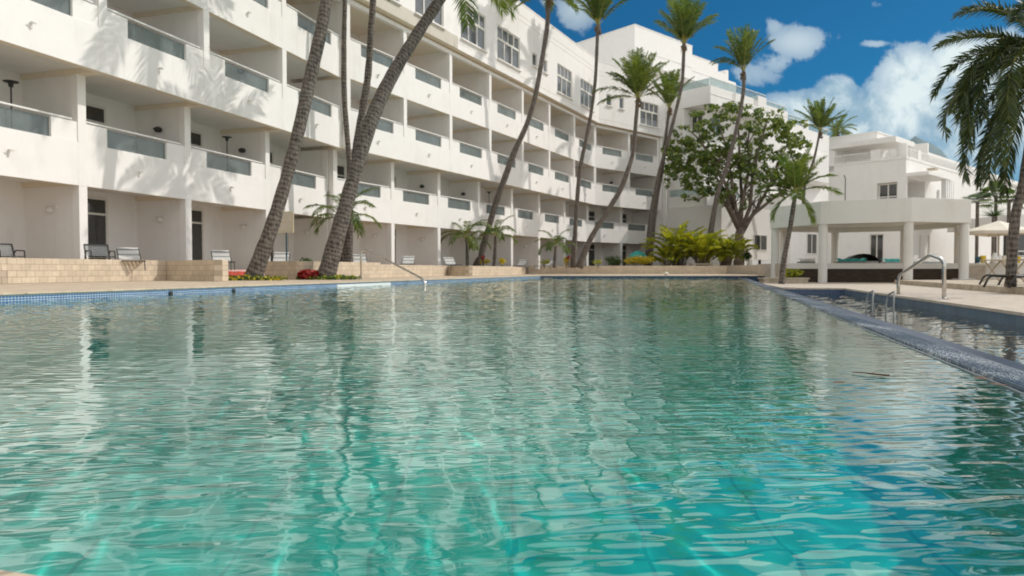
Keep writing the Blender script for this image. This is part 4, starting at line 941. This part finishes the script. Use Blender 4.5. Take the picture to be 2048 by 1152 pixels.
bpart(tw, 'terrace_block', [(0, 3.4, 0, 8, 14.2, 15.66), (4.0, 7.0, 0, 8, 14.19, 15.7), (3.4, 4.0, 0, 8, 14.2, 15.0), (7.0, 7.8, 0, 8, 14.2, 15.1), (7.8, 9.3, 0, 8, 14.19, 16.1), (9.302, 13.4, 0, 8, 5.7, 15.5), (13.402, 16.5, 0, 8, 5.7, 14.5), (16.502, 17.8, 0, 8, 5.7, 15.2), (17.802, 22.5, 0, 8, 5.7, 14.35)], O2)
bpart(tw, 'string_course', [(-.03, 22.5, -.035, -.002, 14.95, 14.99)], O2)
for s0, s1, z0_, z1_ in ((0.05, 9.3, 15.7, 16.35), (9.4, 13.4, 15.52, 15.9), (13.5, 16.5, 14.52, 15.3), (17.9, 22.5, 14.37, 14.9)):
    bpart(tw, 'glass_balustrade', [(s0, s1, .1, .115, z0_, z1_)], O2, 'clear'); bpart(tw, 'handrail', [(s0, s1, .08, .13, z1_, z1_+.05)], O2, 'rail')
bpart(tw, 'glass_balustrade', [(.05, .065, .15, 7, 15.67, 16.3)], O2, 'clear')
bpart(tw, 'terrace_wall', [(1.3, 9.3, 1.4, 8, 5.0, 14.19), (0.0, 1.3, 2.6, 8, 0, 14.18)], O2)
bpart(tw, 'lower_wall', [(1.3, 24, 1.4, 8, 0, 5.0)], O2)
def tw_win(e, O, x, y, z, w, h, face='r', mat='pane_dark', cols=2, nm='window'):
    mb = MB(); f = .07
    mb.box(0, w, -.05, 0, 0, f); mb.box(0, w, -.05, 0, h-f, h); mb.box(0, f, -.05, 0, f, h-f); mb.box(w-f, w, -.05, 0, f, h-f)
    for k in range(1, cols): mb.box(w*k/cols-.035, w*k/cols+.035, -.045, 0, f, h-f)
    a = RZA if face == 'r' else RZA-math.pi/2
    loc = Vector((O[0], O[1], 0))+ur*x+vr*y+Vector((0, 0, z))-Vector(e.location)
    o = mb.build(nm, 'frame', e, loc, a); g = MB(); g.box(f, w-f, -.02, -.001, f, h-f); g.build('pane', mat, o); return o
tw_win(tw, O2, 0.0-.001, 5.2, 3.3, 1.35, 1.6, 'l', cols=2)
tw_win(tw, O2, 1.3-.001, 2.6, 12.2, 1.1, 1.5, 'l', cols=2)
tw_win(tw, O2, 2.2, 1.4-.001, 12.2, 1.6, 1.4, 'r')
# lower curved balconies of the tower
def curved_balcony(O, s0, s1, z0, z1, r, label=None, out=1.6):
    prof = []
    n = 8
    for i in range(n+1):
        a = math.pi/2*i/n; prof.append((s1-r+r*math.sin(a), -out+r-r*math.cos(a)))
    poly = [(s0, -out), (s1-r, -out)]+prof[1:]+[(s1, 1.3), (s0, 1.3)]
    mb = MB(); mb.prism(poly, z0, z1); return mb.build('curved_balcony', 'white_cool', tw, (O[0], O[1], 0), RZA)
bpart(tw, 'balcony', [(-1.4, -1.25, -.6, 3.0, 5.6, 6.5), (-1.4, 3.6, -.6, -.45, 5.6, 6.5), (-1.25, 3.6, -.45, 3.0, 5.6, 5.8)], O2)
bpart(tw, 'glass_balustrade', [(-1.35, -1.33, -.6, 3.0, 6.52, 7.1), (-1.3, 3.6, -.55, -.53, 6.52, 7.1)], O2, 'clear'); bpart(tw, 'handrail', [(-1.38, -1.30, -.6, 3.0, 7.1, 7.16), (-1.28, 3.6, -.58, -.5, 7.1, 7.16)], O2, 'rail')
curved_balcony(O2, 7.2, 13.5, 5.6, 6.9, 1.5, out=2.5)
bpart(tw, 'handrail', [(7.3, 12.5, -2.45, -2.38, 7.35, 7.42)], O2, 'rail')
curved_balcony(O2, 14.5, 21.0, 9.0, 11.5, 1.6, out=1.5)
bpart(tw, 'handrail', [(14.5, 20.5, -1.45, -1.38, 12.1, 12.16)], O2, 'rail')
curved_balcony(O2, 16.5, 21.5, 5.4, 6.8, 1.6, out=2.0)
# ground floor projecting room with windows
O3 = (16.6, 53.0)
gl_ = Vector((16.2, 54.5, 0))
bpart(tw, 'ground_floor_wall', [(0, 16, 0, 6, 0, 5.55)], (16.6, 55.2))
tw_win(tw, (16.6, 55.2), 5.0, -.001, 2.0, 2.2, 1.35, 'r', 'pane_dark', 2)
tw_win(tw, (16.6, 55.2), 9.0, -.001, 2.0, 2.2, 1.35, 'r', 'pane_dark', 2)
# ------------------------------------------------------------------ villa at right
vl = empty('villa', (25.4, 45.0, 0), 0, 'white two storey villa with roof terrace and flat canopy behind the gazebo', 'house')
OV = (25.4, 45.0)
mb = MB()
holed(mb, 0, 44, .4, 7.65, [(0.35, 3.6, 4.4, 6.35, 3.0, True), (1.2, 1.65, 1.1, 2.7, .2, True), (2.6, 3.05, 1.1, 2.7, .2, True), (4.3, 4.75, 1.1, 2.7, .2, True), (6.0, 6.6, 4.4, 6.0, .2, True)], 0)
mb.add([(0, 0, 7.65), (44, 0, 7.65), (44, 4.94, 7.65), (0, 4.94, 7.65)], [(0, 1, 2, 3)])
mb.box(-.03, 44, -.04, .2, 7.56, 7.68)
mb.build('wall', 'white_cool', vl, (0, 0, 0), RZA)
# left gable: x=0 plane, along y (vr)
mb = MB(); holed(mb, -4.94, 0, .4, 7.651, [(-1.75, -.5, 4.4, 6.1, .3, True), (-2.2, -1.3, .7, 2.75, .2, True)], 0)
mb.box(-4.94, 0, -.04, .2, 7.56, 7.68)
mb.build('wall', 'white_cool', vl, (0, 0, 0), RZA-math.pi/2)
tw_win(vl, OV, -.0, 2.2, .7, .9, 2.05, 'l', 'pane_dark', 2, 'door').location += ur*.15
for s0 in (1.2, 2.6, 4.3): tw_win(vl, OV, s0, .15, 1.1, .45, 1.6, 'r', 'pane_dark', 1)
tw_win(vl, OV, 6.0, .15, 4.4, .6, 1.6, 'r', 'pane', 1)
tw_win(vl, OV, 1.0, 2.95, 4.45, 2.2, 1.5, 'r', 'pane_dark', 3)
tw_win(vl, OV, .285, 1.72, 4.43, 1.18, 1.62, 'l', 'pane_dark', 2)
bpart(vl, 'canopy', [(.1, 4.6, -1.3, .1, 6.42, 6.62)], OV)
for i in range(5): bpart(vl, 'fin', [(3.7+i*.42, 3.85+i*.42, -1.25, -.95, 4.0, 6.42)], OV, 'rail')
bpart(vl, 'balcony_floor', [(0, 5.9, -1.3, 0, 3.85, 4.05)], OV)
def railing(e, O, pts, z0, z1, name='railing', n=18):
    for (xa, ya), (xb, yb) in zip(pts[:-1], pts[1:]):
        L_ = math.hypot(xb-xa, yb-ya); a = math.atan2(yb-ya, xb-xa); mb = MB()
        mb.box(0, L_, -.025, .025, z1-z0-.05, z1-z0); mb.box(0, L_, -.015, .015, .06, .09)
        k = int(L_/.14)
        for i in range(k+1): x_ = L_*i/k; mb.box(x_-.012, x_+.012, -.012, .012, .09, z1-z0-.05)
        loc = Vector((O[0], O[1], 0))+ur*xa+vr*ya+Vector((0, 0, z0))-Vector(e.location)
        mb.build(name, 'rail', e, loc, RZA+a)
railing(vl, OV, [(.1, -1.2), (3.6, -1.2)], 4.05, 4.95); railing(vl, OV, [(.1, .5), (.1, -1.2)], 4.05, 4.95); railing(vl, OV, [(.08, 1.75), (.08, .5)], 4.4, 5.2)
railing(vl, OV, [(.1, 4.6), (.1, 2.2)], 7.68, 8.25); railing(vl, OV, [(.1, 1.6), (.1, .5)], 7.68, 8.3); railing(vl, OV, [(1.0, .1), (2.2, .1)], 7.68, 8.3); railing(vl, OV, [(2.9, .1), (20, .1)], 7.68, 8.3)
mb = MB(); mb.lathe([(.32, 7.68), (.32, 8.55), (.30, 8.58)], 18, (0, 0)); mb.build('corner_post', 'white_cool', vl, ur*.35+vr*.35, 0, smooth=False)
bpart(vl, 'parapet_post', [(2.25, 2.85, .02, .5, 7.68, 8.35)], OV); bpart(vl, 'parapet_panel', [(.03, .15, 1.6, 2.2, 7.68, 8.35), (.0, .2, 4.6, 4.94, 7.2, 8.6), (.5, 40, 4.7, 4.93, 7.66, 8.8)], OV)
bpart(vl, 'upper_room', [(2.2, 12, 2.6, 5.9, 7.5, 9.9)], OV); bpart(vl, 'upper_coping', [(2.15, 12.05, 2.55, 2.85, 9.9, 9.98), (2.15, 2.4, 2.86, 5.9, 9.9, 9.98)], OV)
bpart(vl, 'roof_canopy', [(.2, 3.6, .7, 4.94, 8.78, 9.12)], OV); bpart(vl, 'divider_wall', [(4.4, 4.6, .12, 4.9, 7.66, 9.1)], OV); bpart(vl, 'long_canopy', [(4.62, 40, 1.0, 4.94, 8.55, 8.9)], OV)
# cream flood light
bpart(vl, 'flood_light', [(2.6, 3.2, -.9, -.4, 7.0, 7.12)], OV, 'terracotta')
mb = MB(); mb.tube([(0, 0, 0), (0, 0, 2.9), (.0, .0, 3.0), (-.25, -.35, 3.15)], .03, 8); q_ = P(1683, 400, 46.5); lpole = mb.build('wall_lantern_pole', 'metal_dark', vl, Vector((q_.x, q_.y-.5, 3.4))-Vector(vl.location), 0)
# low annex behind gazebo
ax = empty('white_annex', (19.0, 46.0, 0), 0, 'low white annex with dark windows seen under the gazebo roof', 'building')
OA = (18.6, 41.5)
bpart(ax, 'wall', [(0, 8.2, 0, 1.2, .5, 3.6)], (17.8, 44.5)); tw_win(ax, (17.8, 44.5), 2.2, -.001, 1.4, 1.5, 1.4, 'r', 'pane_dark', 2); tw_win(ax, (17.8, 44.5), 6.5, -.001, 1.2, 1.0, 1.6, 'r', 'pane_dark', 1)
# pavilion and low building far right
pv = empty('bar_pavilion', (33, 42, 0), 0, 'low white pavilion with dark glazed front and railing behind the parasol', 'building')
mb = MB(); mb.box(-3, 14, 0, 6, 2.95, 3.7); mb.build('roof', 'white_cool', pv)
mb = MB(); mb.box(-3, 14, .4, .5, .66, 2.95); mb.build('glazing', 'pane_dark', pv)
mb = MB()
for i in range(9): mb.box(-2.9+i*1.4, -2.7+i*1.4, .1, .398, .66, 2.95)
mb.box(-3, 14, .12, .35, .66, 1.0); mb.build('frame', 'frame', pv)
mb = MB(); mb.box(-3, 14, -.3, -.25, 1.45, 1.52); mb.box(-3, 14, -.3, -.26, 1.2, 1.24)
for i in range(12): mb.box(-3+i*1.5, -2.95+i*1.5, -.3, -.25, .66, 1.45)
mb.build('railing', 'rail', pv)
mb = MB(); mb.box(-3.5, 16, -.9, -.6, .66, 1.15); mb.build('bar_counter', 'white_cool', pv)
# parasol
pp_ = P(1996, 540, 29); pr_ = empty('parasol', (pp_.x, pp_.y, .655), 0, 'cream square parasol beside the gazebo at the right', 'parasol')
za_ = P(1993, 441, 29).z-.655; ze = P(1993, 463, 29).z-.655
mb = MB(); vs = [(0, 0, za_)]; nn = 16
for i in range(nn):
    a = 2*math.pi*i/nn; r = 1.12/max(abs(math.cos(a)), abs(math.sin(a)))
    sag = .03*(i % 4 == 2); vs.append((math.cos(a+.4)*r, math.sin(a+.4)*r, ze+.03*math.cos(4*a)))
for i in range(nn): v_ = vs[1+i]; vs.append((v_[0]*.5, v_[1]*.5, (za_+v_[2])/2-.03))
for i in range(nn): v_ = vs[1+i]; vs.append((v_[0], v_[1], v_[2]-.13))
fs = [(0, 1+nn+i, 1+nn+(i+1) % nn) for i in range(nn)]+[(1+nn+i, 1+i, 1+(i+1) % nn, 1+nn+(i+1) % nn) for i in range(nn)]+[(1+i, 1+2*nn+i, 1+2*nn+(i+1) % nn, 1+(i+1) % nn) for i in range(nn)]
mb.add(vs, fs); mb.build('canopy', 'canvas', pr_); mb = MB(); mb.tube([(0, 0, 0), (0, 0, za_)], .035, 10); mb.build('pole', 'terracotta', pr_); mb = MB(); mb.lathe([(.3, 0), (.3, .06), (.05, .12)], 16); mb.build('base', 'terracotta', pr_)
# table with crossed legs and chairs in front of bar
def folding_table(px, d, lb, w=.8):
    p = P(px, 562, d); e = empty('folding_table', (p.x, p.y, -.01), math.radians(15), lb, 'table', 'wooden folding tables by the bar wall')
    mb = MB(); mb.box(-w/2, w/2, -.35, .35, .68, .72); mb.build('tabletop', 'terracotta', e, bevel=.008)
    for s_ in (-1, 1):
        for y in (-.3, .3): mb = MB(); mb.tube([(s_*w*.45, y, .0), (-s_*w*.4, y*.9, .68)], .025, 6); mb.build('leg', 'terracotta', e)
folding_table(2000, 22.5, 'crossed leg wooden table beside the right gazebo column'); folding_table(2050, 21.5, 'crossed leg wooden table cut by the right edge')
for i, (px, mt, h, w_, lb) in enumerate(((1966, 'yellow', .30, .11, 'bright yellow cup on the bar terrace wall'), (1955, 'blue_metal', .26, .10, 'dark blue jar left of the yellow cup'), (1989, 'rail', .42, .12, 'tall white bottle right of the yellow cup'), (1999, 'rail', .34, .09, 'shorter white bottle beside the tall white one'), (2038, 'yellow', .28, .06, 'slim yellow bottle near the right edge'), (2010, 'canvas', .3, .12, 'cream jar between the white and slim yellow bottles'))):
    p = P(px, 530, 28.6); mb = MB(); mb.lathe([(w_, 0), (w_*1.05, h*.6), (w_*.6, h*.8), (w_*.5, h)] if mt == 'rail' else [(w_*.8, 0), (w_, h*.9), (w_*.95, h)], 14); tag(mb.build('bar_container', mt, None, (p.x, p.y, .66), 0, True), lb, 'container', 'bottles and cups on the bar wall')
# dark lounger at right edge
def dark_lounger(px, d, lb, az):
    p = P(px, 575, d); e = empty('curved_lounger', (p.x, p.y, -.01), math.radians(az), lb, 'lounger', 'dark curved loungers on the right step')
    mb = MB()
    for y in (-.32, .32): mb.tube(arc([(-.95, y, .0), (-.8, y, .26), (.1, y, .22), (.55, y, .30), (.95, y, .72)]), .025, 8)
    mb.build('frame', 'metal_dark', e, smooth=True)
    mb = MB(); pts = [(-.78, .27), (-.3, .25), (.1, .24), (.5, .31), (.93, .70)]
    for a_, b_ in zip(pts[:-1], pts[1:]): mb.add([(a_[0], -.31, a_[1]), (b_[0], -.31, b_[1]), (b_[0], .31, b_[1]), (a_[0], .31, a_[1])], [(0, 1, 2, 3)])
    mb.build('sling', 'metal_dark', e)
dark_lounger(2045, 18.2, 'dark curved lounger farther from the pool at the right edge', 5); dark_lounger(2062, 15.8, 'dark curved lounger nearest the pool at the right edge', 12)
# fan palms behind parasol
def fan_clump(px, py, d, r, seed, lb, ground=.6):
    rng = random.Random(seed); c = P(px, py, d); e = empty('fan_palm', (c.x, c.y, ground), 0, lb, 'palm tree', 'fan palms behind the parasol'); o = Vector(e.location); mb = MB(); st = MB()
    st.tube([(0, 0, 0), c-o], .09, 8)
    for i in range(16):
        d_ = Vector((rng.gauss(0, 1), rng.gauss(0, 1), rng.uniform(-.4, 1))).normalized(); q = c-o+d_*r*.5; st.tube([c-o, q], .015, 4)
        sd = d_.cross(Vector((0, 0, 1))).normalized(); up = sd.cross(d_)
        for k in range(13):
            a = math.radians(-85+170*k/12); v = (d_*math.cos(a)+sd*math.sin(a)); w_ = v.cross(up).normalized()*.045; tp = q+v*r*.55*rng.uniform(.85, 1.1)+Vector((0, 0, -.12*r)); md = q+v*r*.32
            mb.add([q, md+w_, tp, md-w_], [(0, 1, 2, 3)], 0, rng.random())
    mb.build('crown', 'bush_leaf', e, attr='rnd'); st.build('trunk', 'bark', e, attr='ring')
fan_clump(1955, 405, 40, 1.0, 91, 'dark green fan palm just right of the villa corner'); fan_clump(1992, 392, 41, 1.1, 92, 'tallest dark green fan palm above the parasol'); fan_clump(2018, 402, 40, 1.0, 93, 'dark green fan palm beside the feathery palm trunk')
sk_ = P(1987, 432, 38); e = empty('yucca', (sk_.x, sk_.y, .6), 0, 'spiky grey green yucca above the parasol top', 'plant'); rng = random.Random(95); mb = MB(); cc = sk_-Vector(e.location)
for i in range(110):
    v = Vector((rng.gauss(0, 1), rng.gauss(0, 1), abs(rng.gauss(0, 1)))).normalized(); w_ = v.orthogonal().normalized()*.025; mb.add([cc-w_, cc+w_, cc+v*rng.uniform(.7, 1.0)], [(0, 1, 2)], 0, rng.random())
mb.build('crown', 'bush_leaf', e, attr='rnd'); mb = MB(); mb.tube([(0, 0, 0), cc], .08, 8); mb.build('trunk', 'bark', e, attr='ring')
# far hill
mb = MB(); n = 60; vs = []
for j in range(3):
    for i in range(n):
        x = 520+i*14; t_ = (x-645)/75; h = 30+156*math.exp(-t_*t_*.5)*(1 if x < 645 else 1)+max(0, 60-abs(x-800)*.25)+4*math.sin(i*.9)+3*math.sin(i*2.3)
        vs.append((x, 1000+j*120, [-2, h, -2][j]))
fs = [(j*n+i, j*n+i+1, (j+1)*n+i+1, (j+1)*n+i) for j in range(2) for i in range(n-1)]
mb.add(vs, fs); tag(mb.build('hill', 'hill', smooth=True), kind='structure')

# ------------------------------------------------------------------ light, sky, camera
EL = 41.0; AZ = math.atan2(.966, .26)
sd = Vector((math.sin(AZ)*math.cos(math.radians(EL)), math.cos(AZ)*math.cos(math.radians(EL)), math.sin(math.radians(EL))))
L = bpy.data.lights.new('sun', 'SUN'); L.energy = 2.0; L.angle = math.radians(.53); L.color = (1.0, .95, .885)
lo = bpy.data.objects.new('sun', L); COL.objects.link(lo); lo.rotation_euler = sd.to_track_quat('Z', 'Y').to_euler()
L.cycles.is_caustics_light = True; water_o.cycles.is_caustics_caster = True; pool_floor.cycles.is_caustics_receiver = True
w = bpy.data.worlds.new('World'); S.world = w; w.use_nodes = True; nt = w.node_tree; N = nt.nodes; Lk = nt.links; bg = N['Background']
sky = N.new('ShaderNodeTexSky'); sky.sky_type = 'NISHITA'; sky.sun_disc = False; sky.sun_elevation = math.radians(EL); sky.sun_rotation = AZ; sky.ozone_density = 4.0; sky.air_density = 1.0; sky.dust_density = .3
def math_(op, a, b=None, c=None, clamp=False):
    m = N.new('ShaderNodeMath'); m.operation = op; m.use_clamp = clamp
    for i, v in enumerate((a, b, c)):
        if v is None: continue
        if isinstance(v, (int, float)): m.inputs[i].default_value = v
        else: Lk.new(v, m.inputs[i])
    return m.outputs[0]
tc = N.new('ShaderNodeTexCoord'); sp = N.new('ShaderNodeSeparateXYZ'); Lk.new(tc.outputs['Generated'], sp.inputs[0])
yd = math_('MAXIMUM', math_('ABSOLUTE', sp.outputs[1]), .15); U = math_('DIVIDE', sp.outputs[0], yd); Vv = math_('DIVIDE', sp.outputs[2], yd)
cbn = N.new('ShaderNodeCombineXYZ'); Lk.new(U, cbn.inputs[0]); Lk.new(Vv, cbn.inputs[1]); Lk.new(sp.outputs[1], cbn.inputs[2])
def nz(scale, det, rough, dist=0):
    n_ = N.new('ShaderNodeTexNoise'); n_.inputs['Scale'].default_value = scale; n_.inputs['Detail'].default_value = det; n_.inputs['Roughness'].default_value = rough; n_.inputs['Distortion'].default_value = dist; Lk.new(cbn.outputs[0], n_.inputs['Vector']); return n_.outputs['Fac']
n1 = nz(8, 10, .6, .15); n2 = nz(26, 8, .65); n3 = nz(2.2, 6, .55); n4 = nz(13, 9, .62, .3)
dens = None
def uv(px, py): return (px-1024)/F, (539-py)/F
for px, py, rx, ry, s_ in ((1825, 160, 62, 52, 1.25), (1800, 205, 75, 45, 1.1), (1920, 125, 70, 42, 1.2), (1995, 150, 90, 70, 1.2), (1870, 240, 190, 60, 1.15), (1672, 200, 34, 36, 1.3), (1715, 240, 80, 46, 1.3), (1615, 225, 52, 30, 1.25), (1565, 228, 40, 30, 1.0), (1980, 260, 150, 90, 1.1), (1590, 88, 62, 34, .72), (1545, 60, 26, 24, .55), (1500, 150, 62, 30, .50), (1545, 125, 50, 26, .55), (1150, 25, 42, 40, .62), (1085, 10, 36, 26, .52), (1745, 92, 30, 9, .60), (1745, 15, 26, 12, .55)):
    u0, v0 = uv(px, py)
    a = math_('MULTIPLY', math_('SUBTRACT', U, u0), F/rx); b_ = math_('MULTIPLY', math_('SUBTRACT', Vv, v0), F/ry)
    r2 = math_('ADD', math_('MULTIPLY', a, a), math_('MULTIPLY', b_, b_)); f_ = math_('MULTIPLY', math_('EXPONENT', math_('MULTIPLY', r2, -.5)), s_)
    dens = f_ if dens is None else math_('MAXIMUM', dens, f_)
front = math_('GREATER_THAN', sp.outputs[1], 0.0); dens = math_('MULTIPLY', dens, front)
side = math_('MAXIMUM', math_('GREATER_THAN', U, .80), math_('MAXIMUM', math_('LESS_THAN', U, -.02), math_('MAXIMUM', math_('GREATER_THAN', Vv, .47), math_('LESS_THAN', sp.outputs[1], 0.0))))
fill_cloud = math_('MULTIPLY', math_('SUBTRACT', n3, .27), 3.6)  # unseen bright cloud, added outside the view to lift the fill light
dens = math_('MAXIMUM', dens, math_('MULTIPLY', fill_cloud, side))
val = math_('ADD', dens, math_('ADD', math_('MULTIPLY', math_('SUBTRACT', n1, .5), 1.1), math_('MULTIPLY', math_('SUBTRACT', n2, .5), .75)))
mask = N.new('ShaderNodeMapRange'); mask.interpolation_type = 'SMOOTHSTEP'; mask.inputs[1].default_value = .36; mask.inputs[2].default_value = .52; Lk.new(val, mask.inputs[0])
wisp = math_('MULTIPLY', mask.outputs[0], math_('MINIMUM', math_('POWER', math_('MAXIMUM', dens, 0.0), 1.2), 1.0))
shade = N.new('ShaderNodeMapRange'); shade.inputs[1].default_value = .37; shade.inputs[2].default_value = .58; shade.interpolation_type = 'SMOOTHSTEP'; Lk.new(math_('ADD', math_('ADD', math_('MULTIPLY', n4, .75), math_('MULTIPLY', n2, .18)), math_('MULTIPLY', math_('SUBTRACT', Vv, .22), .9)), shade.inputs[0])
c0_ = N.new('ShaderNodeMix'); c0_.data_type = 'RGBA'; Lk.new(shade.outputs[0], c0_.inputs[0]); c0_.inputs[6].default_value = (1.7, 2.6, 3.3, 1); c0_.inputs[7].default_value = (4.3, 4.9, 5.0, 1)
cc_ = N.new('ShaderNodeMix'); cc_.data_type = 'RGBA'; Lk.new(side, cc_.inputs[0]); Lk.new(c0_.outputs[2], cc_.inputs[6]); cc_.inputs[7].default_value = (6.8, 6.8, 6.6, 1)
tint = N.new('ShaderNodeMix'); tint.data_type = 'RGBA'; tint.blend_type = 'MULTIPLY'; tint.inputs[0].default_value = 1; Lk.new(sky.outputs[0], tint.inputs[6]); tint.inputs[7].default_value = (.058, .265, .355, 1)
mx = N.new('ShaderNodeMix'); mx.data_type = 'RGBA'; Lk.new(wisp, mx.inputs[0]); Lk.new(tint.outputs[2], mx.inputs[6]); Lk.new(cc_.outputs[2], mx.inputs[7])
Lk.new(mx.outputs[2], bg.inputs[0]); bg.inputs[1].default_value = .15
cam = bpy.data.cameras.new('camera'); co = bpy.data.objects.new('camera', cam); COL.objects.link(co); S.camera = co
co.location = (0, 0, CAMZ); co.rotation_euler = (math.pi/2-PITCH, 0, 0); cam.lens = F/2048*36; cam.sensor_width = 36; cam.clip_start = .05; cam.clip_end = 5000
cam.dof.use_dof = True; cam.dof.focus_distance = 1.8; cam.dof.aperture_fstop = 6.3
S.view_settings.view_transform = 'Standard'; S.view_settings.look = 'None'; S.view_settings.exposure = .26; S.view_settings.gamma = 1
S.cycles.max_bounces = 10; S.cycles.diffuse_bounces = 7; S.cycles.transparent_max_bounces = 12; S.cycles.use_denoising = True
S.cycles.sample_clamp_indirect = 8
